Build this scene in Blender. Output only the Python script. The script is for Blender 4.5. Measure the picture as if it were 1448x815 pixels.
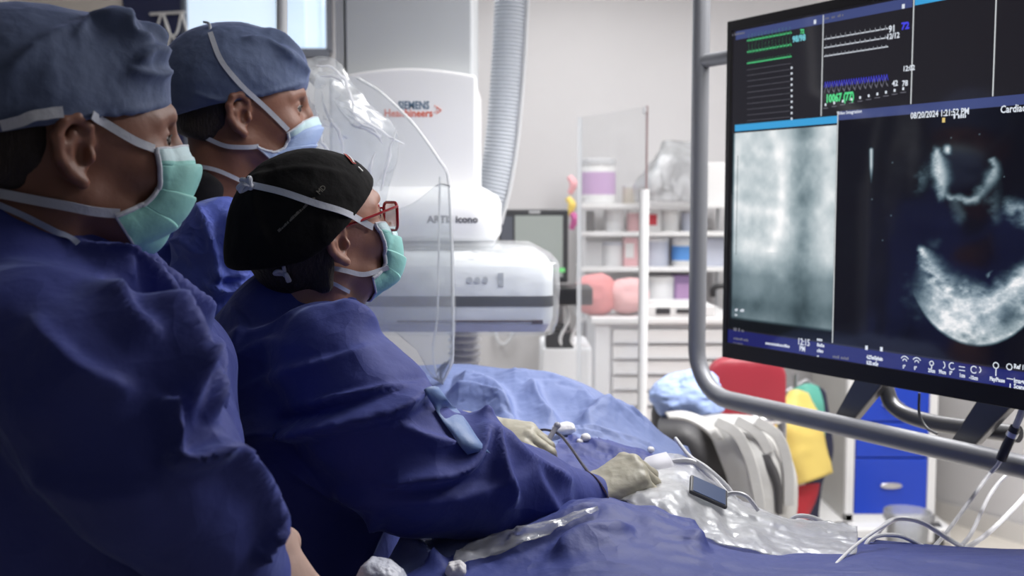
import bpy, bmesh, math, random
import numpy as np
from mathutils import Vector, Matrix
from mathutils.bvhtree import BVHTree

for o in list(bpy.data.objects): bpy.data.objects.remove(o)
random.seed(7)
SC = bpy.context.scene
COL = SC.collection

# ------------------------------------------------------------------ camera
CAMP = np.array([0.0, 0.0, 1.55]); FPX = 1500.0; CX, CY = 724.0, 407.5
PITCH = math.atan((407.5 - 288.0) / FPX)
FWD = np.array([0, math.cos(PITCH), -math.sin(PITCH)]); UPV = np.array([0, math.sin(PITCH), math.cos(PITCH)])
cam = bpy.data.cameras.new('camera'); camo = bpy.data.objects.new('camera', cam); COL.objects.link(camo)
cam.sensor_width = 36.0; cam.lens = 36.0 * FPX / 1448.0; cam.clip_start = 0.05
camo.location = CAMP; camo.rotation_euler = (math.pi / 2 - PITCH, 0, 0)
cam.dof.use_dof = True; cam.dof.focus_distance = 1.4; cam.dof.aperture_fstop = 5.0
SC.camera = camo

# ------------------------------------------------------------------ world, exposure
SC.view_settings.view_transform = 'Standard'; SC.view_settings.look = 'None'
SC.view_settings.gamma = 1.0; SC.view_settings.use_curve_mapping = False
SC.view_settings.exposure = 0.0
W = bpy.data.worlds.new('world'); SC.world = W; W.use_nodes = True
W.node_tree.nodes['Background'].inputs[0].default_value = (0.75, 0.8, 1.0, 1)
W.node_tree.nodes['Background'].inputs[1].default_value = 0.04

# ------------------------------------------------------------------ lights (ceiling fittings built later)
def area(name, loc, target, sx, sy, power, col=(1, 1, 1)):
    l = bpy.data.lights.new(name, 'AREA'); l.shape = 'RECTANGLE'; l.size = sx; l.size_y = sy
    l.energy = power; l.color = col
    o = bpy.data.objects.new(name, l); COL.objects.link(o); o.location = loc
    d = Vector(target) - Vector(loc); o.rotation_euler = d.to_track_quat('-Z', 'Y').to_euler()
    return o
CEIL = 2.85
LAMPS = [(1.3, 4.0, 20), (-0.9, 4.0, 17), (0.25, 4.5, 8), (0.95, 2.3, 36), (1.9, 1.95, 52)]  # last lamp is added, out of view, to brighten masks and gown edges
for x, y, p in LAMPS:
    _l = area('ceiling_lamp_light', (x, y, CEIL - 0.05), (x, y, 0), 0.56, 1.1, p, (1, 0.985, 0.98))
    if x == 0.95: _l.data.spread = math.radians(118)   # spread narrowed to keep this light off the people
_l = area('added_fill_light', (0.45, 0.95, 2.70), (0.02, 2.6, 1.35), 0.35, 0.35, 2.6, (1, 0.99, 0.98)); _l.data.spread = math.radians(58)  # added fill that lifts the front of the x-ray machine
area('window_daylight', (-1.5, 5.2, 2.35), (-0.6, 1.5, 1.2), 1.6, 0.7, 16, (0.82, 0.9, 1.0))

# ------------------------------------------------------------------ pixel helpers (used only to find real positions)
def ray(px, py):
    d = FWD + np.array([(px - CX) / FPX, 0, 0]) - UPV * ((py - CY) / FPX)
    return d
def P(px, py, Y):
    d = ray(px, py); return CAMP + d * ((Y - CAMP[1]) / d[1])
def proj(v):
    v = np.asarray(v, float) - CAMP
    z = v @ FWD; x = v[..., 0]; y = v @ UPV
    return CX + FPX * x / z, CY - FPX * y / z

# ------------------------------------------------------------------ noise
def _h(ix, iy, iz, seed):
    n = (ix.astype(np.int64) * 374761393 + iy.astype(np.int64) * 668265263 + iz.astype(np.int64) * 2147483647 + seed * 1274126177) & 0xffffffff
    n = ((n ^ (n >> 13)) * 1274126177) & 0xffffffff
    n = (n ^ (n >> 16)) & 0xffffff
    return n / float(0xffffff)
def vnoise(x, y, z, seed=0):
    x, y, z = np.broadcast_arrays(x, y, z)
    ix, iy, iz = np.floor(x), np.floor(y), np.floor(z)
    fx, fy, fz = x - ix, y - iy, z - iz
    fx, fy, fz = fx*fx*(3-2*fx), fy*fy*(3-2*fy), fz*fz*(3-2*fz)
    r = 0
    for a in (0, 1):
        for b in (0, 1):
            for c in (0, 1):
                w = (fx if a else 1-fx) * (fy if b else 1-fy) * (fz if c else 1-fz)
                r = r + w * _h(ix + a, iy + b, iz + c, seed)
    return r * 2 - 1
def fbm(x, y, z=0.0, seed=0, oct=4, ridged=False):
    r = 0; a = 1.0; t = 0
    for i in range(oct):
        n = vnoise(np.asarray(x) * 2**i, np.asarray(y) * 2**i, np.asarray(z) * 2**i, seed + i)
        if ridged: n = 1 - 2*np.abs(n)
        r = r + a * n; t += a; a *= 0.5
    return r / t

# ------------------------------------------------------------------ materials
MATS = {}
def mat(name, col, rough=0.5, metal=0.0, bump=0.0, bscale=60.0, var=0.06, vscale=8.0, spec=0.5, alpha=1.0,
        trans=0.0, emit=None, estr=0.0, sheen=0.0, sss=0.0, coat=0.0, stretch=(1, 1, 1), crease=0.0, cscale=9.0):
    if name in MATS: return MATS[name]
    m = bpy.data.materials.new(name); m.use_nodes = True; nt = m.node_tree; N = nt.nodes; L = nt.links
    b = N['Principled BSDF']
    tc = N.new('ShaderNodeTexCoord'); mp = N.new('ShaderNodeMapping'); L.new(tc.outputs['Object'], mp.inputs[0])
    mp.inputs['Scale'].default_value = stretch
    nz = N.new('ShaderNodeTexNoise'); nz.inputs['Scale'].default_value = vscale; nz.inputs['Detail'].default_value = 5
    L.new(mp.outputs[0], nz.inputs['Vector'])
    cr = N.new('ShaderNodeMix'); cr.data_type = 'RGBA'
    lo = [max(0, c * (1 - var)) for c in col]; hi = [min(1, c * (1 + var)) for c in col]
    cr.inputs[6].default_value = (*lo, 1); cr.inputs[7].default_value = (*hi, 1)
    L.new(nz.outputs['Fac'], cr.inputs[0]); L.new(cr.outputs[2], b.inputs['Base Color'])
    b.inputs['Roughness'].default_value = rough; b.inputs['Metallic'].default_value = metal
    b.inputs['Specular IOR Level'].default_value = spec
    b.inputs['Alpha'].default_value = alpha
    b.inputs['Transmission Weight'].default_value = trans
    if sheen: b.inputs['Sheen Weight'].default_value = sheen; b.inputs['Sheen Roughness'].default_value = 0.4; b.inputs['Sheen Tint'].default_value = (.45, .55, 1, 1)
    if sss: b.inputs['Subsurface Weight'].default_value = sss; b.inputs['Subsurface Radius'].default_value = (0.02, 0.008, 0.004); b.inputs['Subsurface Scale'].default_value = 0.5
    if coat: b.inputs['Coat Weight'].default_value = coat
    if emit: b.inputs['Emission Color'].default_value = (*emit, 1); b.inputs['Emission Strength'].default_value = estr
    if bump:
        n2 = N.new('ShaderNodeTexNoise'); n2.inputs['Scale'].default_value = bscale; n2.inputs['Detail'].default_value = 6
        L.new(mp.outputs[0], n2.inputs['Vector'])
        bp = N.new('ShaderNodeBump'); bp.inputs['Strength'].default_value = bump; bp.inputs['Distance'].default_value = 0.01
        L.new(n2.outputs['Fac'], bp.inputs['Height']); L.new(bp.outputs[0], b.inputs['Normal'])
        if crease:   # sharp creases of paper-like disposable cloth
            dn = N.new('ShaderNodeTexNoise'); dn.inputs['Scale'].default_value = cscale*.7; dn.inputs['Detail'].default_value = 3; L.new(mp.outputs[0], dn.inputs['Vector'])
            mx = N.new('ShaderNodeVectorMath'); mx.operation = 'MULTIPLY_ADD'; mx.inputs[1].default_value = (.22, .22, .22); L.new(dn.outputs['Color'], mx.inputs[0]); L.new(mp.outputs[0], mx.inputs[2])
            prev = bp
            for sc_, st_, ds_ in ((cscale, crease, .030), (cscale*2.7, crease*.7, .010)):
                vo = N.new('ShaderNodeTexVoronoi'); vo.feature = 'F1'; vo.inputs['Scale'].default_value = sc_; L.new(mx.outputs[0], vo.inputs['Vector'])
                b2 = N.new('ShaderNodeBump'); b2.inputs['Strength'].default_value = st_; b2.inputs['Distance'].default_value = ds_
                L.new(vo.outputs['Distance'], b2.inputs['Height']); L.new(prev.outputs[0], b2.inputs['Normal']); prev = b2
            L.new(prev.outputs[0], b.inputs['Normal'])
    MATS[name] = m; return m
def film(name, col=(0.95, 0.97, 1.0), haze=0.12, rough=0.12, fres=0.9, bump=0.5, bscale=25, stretch=(1, 1, 1), glint=0.0):
    """thin clear plastic: see-through, glossy by fresnel, a little milky"""
    if name in MATS: return MATS[name]
    m = bpy.data.materials.new(name); m.use_nodes = True; nt = m.node_tree; N = nt.nodes; L = nt.links
    for n in list(N): N.remove(n)
    out = N.new('ShaderNodeOutputMaterial')
    tr = N.new('ShaderNodeBsdfTransparent'); tr.inputs[0].default_value = (0.97, 0.98, 0.985, 1)
    df = N.new('ShaderNodeBsdfDiffuse'); df.inputs[0].default_value = (*col, 1)
    tl = N.new('ShaderNodeBsdfTranslucent'); tl.inputs[0].default_value = (*col, 1)
    gl = N.new('ShaderNodeBsdfGlossy'); gl.inputs['Roughness'].default_value = rough
    tc = N.new('ShaderNodeTexCoord'); mp = N.new('ShaderNodeMapping'); L.new(tc.outputs['Object'], mp.inputs[0]); mp.inputs['Scale'].default_value = stretch
    nz = N.new('ShaderNodeTexNoise'); nz.inputs['Scale'].default_value = bscale; nz.inputs['Detail'].default_value = 5
    L.new(mp.outputs[0], nz.inputs['Vector'])
    bp = N.new('ShaderNodeBump'); bp.inputs['Strength'].default_value = bump; bp.inputs['Distance'].default_value = 0.02
    L.new(nz.outputs['Fac'], bp.inputs['Height'])
    L.new(bp.outputs[0], gl.inputs['Normal'])
    fr = N.new('ShaderNodeFresnel'); fr.inputs[0].default_value = 1.45; L.new(bp.outputs[0], fr.inputs['Normal'])
    mu = N.new('ShaderNodeMath'); mu.operation = 'MULTIPLY_ADD'; mu.inputs[1].default_value = fres; mu.inputs[2].default_value = glint; mu.use_clamp = True
    L.new(fr.outputs[0], mu.inputs[0])
    ad = N.new('ShaderNodeMixShader'); ad.inputs[0].default_value = 0.5; L.new(df.outputs[0], ad.inputs[1]); L.new(tl.outputs[0], ad.inputs[2])
    m1 = N.new('ShaderNodeMixShader'); m1.inputs[0].default_value = haze; L.new(tr.outputs[0], m1.inputs[1]); L.new(ad.outputs[0], m1.inputs[2])
    m2 = N.new('ShaderNodeMixShader'); L.new(mu.outputs[0], m2.inputs[0]); L.new(m1.outputs[0], m2.inputs[1]); L.new(gl.outputs[0], m2.inputs[2])
    L.new(m2.outputs[0], out.inputs[0]); MATS[name] = m; return m
def attr_screen(name, strength=1.0):
    if name in MATS: return MATS[name]
    m = bpy.data.materials.new(name); m.use_nodes = True; nt = m.node_tree; N = nt.nodes; L = nt.links
    b = N['Principled BSDF']; b.inputs['Base Color'].default_value = (0.012, 0.012, 0.014, 1); b.inputs['Roughness'].default_value = 0.08; b.inputs['Specular IOR Level'].default_value = 0.5
    a = N.new('ShaderNodeAttribute'); a.attribute_name = 'picture'
    L.new(a.outputs['Color'], b.inputs['Emission Color']); b.inputs['Emission Strength'].default_value = strength
    MATS[name] = m; return m
def glow(name, col, s=1.0):
    return mat(name, (0.012, 0.012, 0.014), rough=0.08, spec=.9, emit=col, estr=s, var=0.0)

# ------------------------------------------------------------------ mesh builder
def cat_rom(pts, n=8, closed=False):
    p = np.asarray(pts, float); k = len(p)
    if k < 3: return np.array([p[0] + (p[-1] - p[0]) * t for t in np.linspace(0, 1, n + 1)])
    out = []
    rng = range(k) if closed else range(k - 1)
    for i in rng:
        if closed: a, b, c, d = p[(i-1) % k], p[i], p[(i+1) % k], p[(i+2) % k]
        else:
            b, c = p[i], p[i+1]; a = p[i-1] if i > 0 else 2*b - c; d = p[i+2] if i + 2 < k else 2*c - b
        for t in np.arange(n) / n:
            out.append(0.5 * (2*b + (c - a)*t + (2*a - 5*b + 4*c - d)*t*t + (3*b - a - 3*c + d)*t**3))
    if not closed: out.append(p[-1])
    return np.array(out)
def unit(v):
    v = np.asarray(v, float); return v / (np.linalg.norm(v) + 1e-12)
class MB:
    def __init__(s): s.v = []; s.f = []; s.n = 0
    def add(s, v, f):
        v = np.asarray(v, float).reshape(-1, 3)
        s.v.append(v); s.f += [tuple(i + s.n for i in q) for q in f]; s.n += len(v); return s
    def box(s, x0, x1, y0, y1, z0, z1, M=None):
        v = np.array([(x, y, z) for x in (x0, x1) for y in (y0, y1) for z in (z0, z1)], float)
        if M is not None: v = xf(v, M)
        return s.add(v, [(0, 1, 3, 2), (4, 6, 7, 5), (0, 4, 5, 1), (2, 3, 7, 6), (0, 2, 6, 4), (1, 5, 7, 3)])
    def tube(s, pts, r, n=10, closed=False, caps=True):
        p = np.asarray(pts, float); k = len(p); r = np.broadcast_to(np.asarray(r, float), (k,)) if np.ndim(r) < 1 or len(np.atleast_1d(r)) == k else np.interp(np.linspace(0, 1, k), np.linspace(0, 1, len(r)), r)
        T = [unit((p[(i+1) % k] if (closed or i < k-1) else p[i]) - (p[i-1] if (closed or i > 0) else p[i])) for i in range(k)]
        u = np.cross(T[0], (0, 0, 1)); 
        if np.linalg.norm(u) < .1: u = np.cross(T[0], (0, 1, 0))
        u = unit(u); V = []
        for i in range(k):
            u = unit(u - T[i] * (u @ T[i])); w = np.cross(T[i], u)
            for j in range(n):
                a = 2 * math.pi * j / n; V.append(p[i] + r[i] * (math.cos(a) * u + math.sin(a) * w))
        F = []
        for i in range(k if closed else k - 1):
            for j in range(n):
                a = i*n + j; b = i*n + (j+1) % n; c = ((i+1) % k)*n + (j+1) % n; d = ((i+1) % k)*n + j
                F.append((a, b, c, d))
        if caps and not closed: F.append(tuple(range(n))[::-1]); F.append(tuple((k-1)*n + j for j in range(n)))
        return s.add(V, F)
    def lathe(s, prof, c=(0, 0, 0), n=24, M=None):
        V = []; k = len(prof)
        for r, z in prof:
            for j in range(n):
                a = 2*math.pi*j/n; V.append((r*math.cos(a), r*math.sin(a), z))
        V = np.array(V)
        if M is not None: V = xf(V, M)
        V = V + np.array(c)
        F = [(i*n + j, i*n + (j+1) % n, (i+1)*n + (j+1) % n, (i+1)*n + j) for i in range(k-1) for j in range(n)]
        F.append(tuple(range(n))[::-1]); F.append(tuple((k-1)*n + j for j in range(n)))
        return s.add(V, F)
    def loft(s, rings, caps=True):
        n = len(rings[0]); V = np.concatenate([np.asarray(r, float) for r in rings]); k = len(rings)
        F = [(i*n + j, i*n + (j+1) % n, (i+1)*n + (j+1) % n, (i+1)*n + j) for i in range(k-1) for j in range(n)]
        if caps: F.append(tuple(range(n))[::-1]); F.append(tuple((k-1)*n + j for j in range(n)))
        return s.add(V, F)
    def prism(s, outline, z0, z1, M=None):
        o = np.asarray(outline, float); n = len(o)
        a = np.c_[o, np.full(n, z0)]; b = np.c_[o, np.full(n, z1)]
        if M is not None: a = xf(a, M); b = xf(b, M)
        return s.loft([a, b])
    def grid(s, G, closed_u=False):
        G = np.asarray(G, float); m, n = G.shape[:2]
        idx = np.arange(m*n).reshape(m, n)
        F = [(int(idx[i, j]), int(idx[i+1, j]), int(idx[i+1, j+1]), int(idx[i, j+1])) for i in range(m-1) for j in range(n-1)]
        return s.add(G.reshape(-1, 3), F)
    def ball(s, c, r, n=12, sc=(1, 1, 1)):
        prof = [(math.sin(t)*r, -math.cos(t)*r) for t in np.linspace(0.02, math.pi-0.02, n)]
        return s.lathe(prof, c, 2*n, np.diag([*sc, 1.0]))
    def ribbon(s, pts, nrm, w, th=0.0012):
        p = np.asarray(pts, float); k = len(p); nr = np.asarray(nrm, float)
        w = np.broadcast_to(np.asarray(w, float), (k,)); V = []
        for i in range(k):
            t = unit(p[min(i+1, k-1)] - p[max(i-1, 0)]); nn = unit(nr[i] - t*(nr[i] @ t)); d = np.cross(t, nn)
            V += [p[i] - d*w[i]/2, p[i] + d*w[i]/2, p[i] + d*w[i]/2 + nn*th, p[i] - d*w[i]/2 + nn*th]
        F = [(i*4 + j, i*4 + (j+1) % 4, i*4 + 4 + (j+1) % 4, i*4 + 4 + j) for i in range(k-1) for j in range(4)]
        F += [(0, 1, 2, 3)[::-1], tuple(4*(k-1) + j for j in range(4))]
        return s.add(V, F)
def xf(v, M):
    v = np.asarray(v, float); M = np.asarray(M, float); return v @ M[:3, :3].T + M[:3, 3]
def TR(x=0, y=0, z=0, rz=0.0, rx=0.0, ry=0.0, s=1.0):
    return np.array(Matrix.Translation((x, y, z)) @ Matrix.Rotation(rz, 4, 'Z') @ Matrix.Rotation(ry, 4, 'Y') @ Matrix.Rotation(rx, 4, 'X') @ Matrix.Scale(s, 4))
def rrect(x0, x1, y0, y1, r, n=6):
    out = []
    for cx, cy, a0 in ((x1-r, y1-r, 0), (x0+r, y1-r, 90), (x0+r, y0+r, 180), (x1-r, y0+r, 270)):
        for k in range(n+1):
            a = math.radians(a0 + 90*k/n); out.append((cx + r*math.cos(a), cy + r*math.sin(a)))
    return out

# ------------------------------------------------------------------ objects
def wpos(o):
    v = Vector((0, 0, 0))
    while o is not None: v = v + o.location; o = o.parent
    return np.array(v)
def raw(name, v, f, m, parent=None, label=None, smooth=True, bevel=0.0, solid=0.0, sub=0, local=False, base=True, bseg=2, ang=35):
    v = np.asarray(v, float)
    o = bpy.data.objects.new(name, None) if False else None
    me = bpy.data.meshes.new(name)
    if parent is not None:
        off = np.zeros(3) if local else wpos(parent)
    else:
        off = np.array([(v[:, 0].min() + v[:, 0].max())/2, (v[:, 1].min() + v[:, 1].max())/2, v[:, 2].min()]) if not local else np.zeros(3)
    vv = v - off
    me.from_pydata(vv.tolist(), [], f if isinstance(f, list) else f.tolist()); me.update()
    if smooth:
        me.polygons.foreach_set('use_smooth', [True]*len(me.polygons))
    o = bpy.data.objects.new(name, me); COL.objects.link(o)
    if m is not None: me.materials.append(m)
    if parent is not None: o.parent = parent
    else: o.location = off
    if label: o['label'] = label
    if solid:
        q = o.modifiers.new('thick', 'SOLIDIFY'); q.thickness = solid; q.offset = 0
    if bevel:
        q = o.modifiers.new('bevel', 'BEVEL'); q.width = bevel; q.segments = bseg; q.limit_method = 'ANGLE'; q.angle_limit = math.radians(40)
    if sub:
        q = o.modifiers.new('sub', 'SUBSURF'); q.levels = sub; q.render_levels = sub
    if smooth and ang:
        try: me.set_sharp_from_angle(angle=math.radians(ang))
        except Exception: pass
    return o
def obj(name, mb, m, parent=None, **k):
    return raw(name, np.concatenate(mb.v), mb.f, m, parent, **k)
def thing(name, label, catg, loc, group=None):
    o = bpy.data.objects.new(name, None); o.empty_display_size = 0.05; COL.objects.link(o); o.location = [float(c) for c in loc]
    o['label'] = label; o['category'] = catg
    if group: o['group'] = group
    return o
def tag(o, label, catg, group=None):
    o['label'] = label; o['category'] = catg
    if group: o['group'] = group
    return o
def struct(o): o['kind'] = 'structure'; return o
def text(name, body, size, m, M, parent, align='LEFT', ext=0.0004, sx=1.0, bold=0.0):
    """M maps local (x right, y up, z out) to world"""
    c = bpy.data.curves.new('txt', 'FONT'); c.body = body; c.size = size; c.extrude = ext; c.align_x = align; c.offset = bold
    c.resolution_u = 2
    t = bpy.data.objects.new('txt', c); COL.objects.link(t)
    dg = bpy.context.evaluated_depsgraph_get(); me = bpy.data.meshes.new_from_object(t.evaluated_get(dg))
    v = np.array([list(q.co) for q in me.vertices]); f = [tuple(p.vertices) for p in me.polygons]
    bpy.data.objects.remove(t); bpy.data.curves.remove(c); bpy.data.meshes.remove(me)
    v[:, 0] *= sx
    return raw(name, xf(v, M), f, m, parent, smooth=False)
def sheet_pts(rows, nu=10, nv=10):
    """rows of (px,py,Y) -> smooth grid of world points"""
    R = [cat_rom([P(*q) for q in r], nu) for r in rows]
    R = np.array(R); C = [cat_rom(R[:, j], nv) for j in range(R.shape[1])]
    return np.array(C).transpose(1, 0, 2)
def crumple(G, amp, scale, seed=0, ridged=True):
    G = np.asarray(G, float); du = np.gradient(G, axis=0); dv = np.gradient(G, axis=1)
    n = np.cross(du, dv); n /= np.linalg.norm(n, axis=-1, keepdims=True) + 1e-9
    h = fbm(G[..., 0]*scale, G[..., 1]*scale, G[..., 2]*scale, seed, 4, ridged)
    return G + n * (h * amp)[..., None]

# ------------------------------------------------------------------ signed distance meshing
class Field:
    def __init__(s, lo, hi, h, M=None):
        s.h = h; s.lo = np.array(lo, np.float32)
        n = np.ceil((np.array(hi) - np.array(lo)) / h).astype(int) + 1
        s.X = (lo[0] + h*np.arange(n[0], dtype=np.float32))[:, None, None]
        s.Y = (lo[1] + h*np.arange(n[1], dtype=np.float32))[None, :, None]
        s.Z = (lo[2] + h*np.arange(n[2], dtype=np.float32))[None, None, :]
        s.f = np.full(tuple(n), 10.0, np.float32)
    def ell(s, c, r):
        x, y, z = (s.X - c[0]), (s.Y - c[1]), (s.Z - c[2])
        k0 = np.sqrt((x/r[0])**2 + (y/r[1])**2 + (z/r[2])**2); k1 = np.sqrt((x/r[0]**2)**2 + (y/r[1]**2)**2 + (z/r[2]**2)**2)
        return k0*(k0 - 1)/(k1 + 1e-6)
    def cap(s, a, b, ra, rb=None, sq=None):
        rb = ra if rb is None else rb; a = np.array(a, np.float32); b = np.array(b, np.float32); d = b - a
        x, y, z = s.X - a[0], s.Y - a[1], s.Z - a[2]
        t = np.clip((x*d[0] + y*d[1] + z*d[2]) / max(float(d @ d), 1e-9), 0, 1)
        q = (x - t*d[0])**2 + ((y - t*d[1])*(sq or 1.0))**2 + (z - t*d[2])**2
        return np.sqrt(q) - (ra + (rb - ra)*t)
    def add(s, d, k=0.01): s.f = smin(s.f, d, k); return s
    def sub(s, d, k=0.005): s.f = -smin(-s.f, d, k); return s
    def cut(s, d, k=0.003): s.f = -smin(-s.f, -d, k); return s
    def chain(s, pts, rs, k=0.01, sq=None):
        for i in range(len(pts) - 1): s.add(s.cap(pts[i], pts[i+1], rs[i], rs[i+1], sq), k)
        return s
    def mesh(s, smooth=1): return surface_net(s.f, s.lo, s.h, smooth)
def smin(a, b, k):
    if k <= 0: return np.minimum(a, b)
    h = np.maximum(k - np.abs(a - b), 0) / k
    return np.minimum(a, b) - h*h*k*0.25
def surface_net(f, lo, h, smooth=1):
    f = np.pad(f, 1, constant_values=1.0); lo = np.asarray(lo) - h
    ins = f < 0
    n = np.array(f.shape) - 1
    c = np.zeros(tuple(n), np.int8)
    for a in (0, 1):
        for b in (0, 1):
            for d in (0, 1): c += ins[a:n[0]+a, b:n[1]+b, d:n[2]+d]
    act = (c > 0) & (c < 8); ids = np.argwhere(act)
    idx = -np.ones(tuple(n), np.int64); idx[act] = np.arange(len(ids))
    acc = np.zeros((len(ids), 3)); cnt = np.zeros(len(ids))
    I, J, K = ids.T
    corners = [(a, b, d) for a in (0, 1) for b in (0, 1) for d in (0, 1)]
    for p in corners:
        for ax in range(3):
            if p[ax] == 0:
                q = list(p); q[ax] = 1
                fa = f[I+p[0], J+p[1], K+p[2]]; fb = f[I+q[0], J+q[1], K+q[2]]
                m = (fa < 0) != (fb < 0); t = np.where(m, fa / np.where(m, fa - fb, 1), 0)
                w = np.array(p, float)[None].repeat(len(ids), 0); w[:, ax] += t
                acc[m] += w[m]; cnt[m] += 1
    v = (ids + acc / cnt[:, None]) * h + lo
    F = []
    for ax in range(3):
        o1, o2 = [(1, 2), (2, 0), (0, 1)][ax]
        sl0 = [slice(None)]*3; sl1 = [slice(None)]*3; sl0[ax] = slice(0, -1); sl1[ax] = slice(1, None)
        a = ins[tuple(sl0)]; b = ins[tuple(sl1)]
        e = np.argwhere(a != b)
        e = e[(e[:, o1] > 0) & (e[:, o2] > 0) & (e[:, o1] < n[o1]) & (e[:, o2] < n[o2])]
        g = a[tuple(e.T)]
        d1 = np.zeros(3, int); d1[o1] = 1; d2 = np.zeros(3, int); d2[o2] = 1
        q = np.stack([idx[tuple((e - x).T)] for x in (d1*0, d1, d1 + d2, d2)], 1)
        q[~g] = q[~g][:, ::-1]; F.append(q)
    F = np.concatenate(F); F = F[(F >= 0).all(1)]
    for _ in range(smooth): v = relax(v, F)
    return v, F
def relax(v, F, w=0.5):
    acc = np.zeros_like(v); cnt = np.zeros(len(v))
    for a in range(4):
        b = (a + 1) % 4
        for k in range(3):
            acc[:, k] += np.bincount(F[:, a], v[F[:, b], k], len(v)) + np.bincount(F[:, b], v[F[:, a], k], len(v))
        cnt += np.bincount(F[:, a], minlength=len(v)) + np.bincount(F[:, b], minlength=len(v))
    return v*(1-w) + w*acc/np.maximum(cnt, 1)[:, None]
def normals(v, F):
    F = np.asarray(F); n = np.cross(v[F[:, 2]] - v[F[:, 0]], v[F[:, 3]] - v[F[:, 1]]); N = np.zeros_like(v)
    for a in range(4):
        for k in range(3): N[:, k] += np.bincount(F[:, a], n[:, k], len(v))
    return N / (np.linalg.norm(N, axis=1, keepdims=True) + 1e-12)
def bvh(parts):
    V = []; F = []; n = 0
    for v, f in parts:
        V.append(np.asarray(v)); F += [tuple(int(i) + n for i in q) for q in f]; n += len(v)
    return BVHTree.FromPolygons([tuple(x) for x in np.concatenate(V).tolist()], F)
def onto(tree, pts, off=0.002, n=6, fallY=None):
    """drop a picture polyline on the surface seen there -> points, normals"""
    q = cat_rom([(a, b, 0) for a, b in pts], n); PP = []; NN = []; last = fallY
    for a, b, _ in q:
        d = Vector(ray(a, b)).normalized(); hit = tree.ray_cast(Vector(CAMP), d)
        if hit[0] is None:
            if last is None: continue
            PP.append(P(a, b, last)); NN.append(NN[-1] if NN else -np.array(d)); continue
        nn = np.array(hit[1]); nn = nn if nn @ np.array(d) < 0 else -nn
        PP.append(np.array(hit[0]) + nn*off); NN.append(nn); last = hit[0][1]
    PP = np.array(PP); NN = np.array(NN)
    for _ in range(2):
        PP[1:-1] = PP[1:-1]*0.5 + (PP[:-2] + PP[2:])*0.25; NN[1:-1] = NN[1:-1]*0.5 + (NN[:-2] + NN[2:])*0.25
    return PP, NN
GAIN = 1.8
def folds(v, F, specs, wr_amp=0.0, wr_scale=10, seed=3, mask=None):
    """raise creases of cloth along lines; specs: (points, height m, width on left px, width on right px)"""
    N = normals(v, F); px, py = proj(v); vd = v - CAMP; vd /= np.linalg.norm(vd, axis=1, keepdims=True)
    facing = np.clip(-(N*vd).sum(1)*2.2 + 0.25, 0, 1)
    disp = np.zeros(len(v))
    for pts, amp, wl, wrr in specs:
        q = cat_rom([(a, b, 0) for a, b in pts], 6)[:, :2]; best = np.full(len(v), 1e9); sd = np.zeros(len(v)); tt = np.zeros(len(v)); k = len(q) - 1
        L = np.r_[0, np.cumsum(np.linalg.norm(np.diff(q, axis=0), axis=1))]
        for i in range(k):
            a = q[i]; b = q[i+1]; d = b - a; ll = max(float(d @ d), 1e-9)
            t = np.clip(((px - a[0])*d[0] + (py - a[1])*d[1])/ll, 0, 1)
            ex, ey = px - a[0] - t*d[0], py - a[1] - t*d[1]; dd = np.hypot(ex, ey)
            m = dd < best; best[m] = dd[m]; sgn = np.sign(d[0]*ey - d[1]*ex); sd[m] = (sgn*dd)[m]; tt[m] = ((L[i] + t*(L[i+1]-L[i]))/L[-1])[m]
        # sd>0 : right-hand side when walking the line on the picture
        prof = np.where(sd < 0, np.exp(-(sd/wl)**2), np.exp(-(np.abs(sd)/wrr*1.3)**1.25))
        disp += GAIN*amp*prof*np.clip(np.sin(np.pi*np.clip(tt, 0.0, 1.0))*1.6 + 0.12, 0, 1)*facing
    v = v + N*disp[:, None]
    if wr_amp:
        h = fbm(v[:, 0]*wr_scale, v[:, 1]*wr_scale, v[:, 2]*wr_scale*0.6, seed, 4, True)
        v = v + N*(h*wr_amp)[:, None]
    return v
# ================================================================== setting
M_wall = mat('wall_paint', (0.60, 0.59, 0.60), 0.6, bump=0.03, bscale=120, var=0.02)
M_beige = mat('beige_wall_panel', (0.62, 0.56, 0.5), 0.6, var=0.03)
M_floor = mat('vinyl_floor', (0.68, 0.64, 0.58), 0.35, var=0.05, vscale=3)
M_ceil = mat('ceiling_tile', (0.75, 0.75, 0.75), 0.8, bump=0.1, bscale=200)
M_trim = mat('trim_paint', (0.6, 0.58, 0.56), 0.5)
M_white = mat('white_plastic', (0.78, 0.79, 0.81), 0.35, var=0.02)
M_white2 = mat('white_enamel', (0.8, 0.8, 0.8), 0.3, var=0.02)
M_lgrey = mat('light_grey_plastic', (0.55, 0.56, 0.58), 0.4, var=0.03)
M_mgrey = mat('mid_grey_paint', (0.27, 0.29, 0.32), 0.45, var=0.03)
M_dgrey = mat('dark_grey_plastic', (0.055, 0.055, 0.06), 0.4, var=0.05)
M_black = mat('black_plastic', (0.018, 0.018, 0.02), 0.35, var=0.05)
M_chrome = mat('brushed_steel', (0.6, 0.6, 0.62), 0.28, 1.0, var=0.03)
M_alu = mat('grey_coated_tube', (0.17, 0.175, 0.19), 0.42, 0.25, var=0.03)

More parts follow.
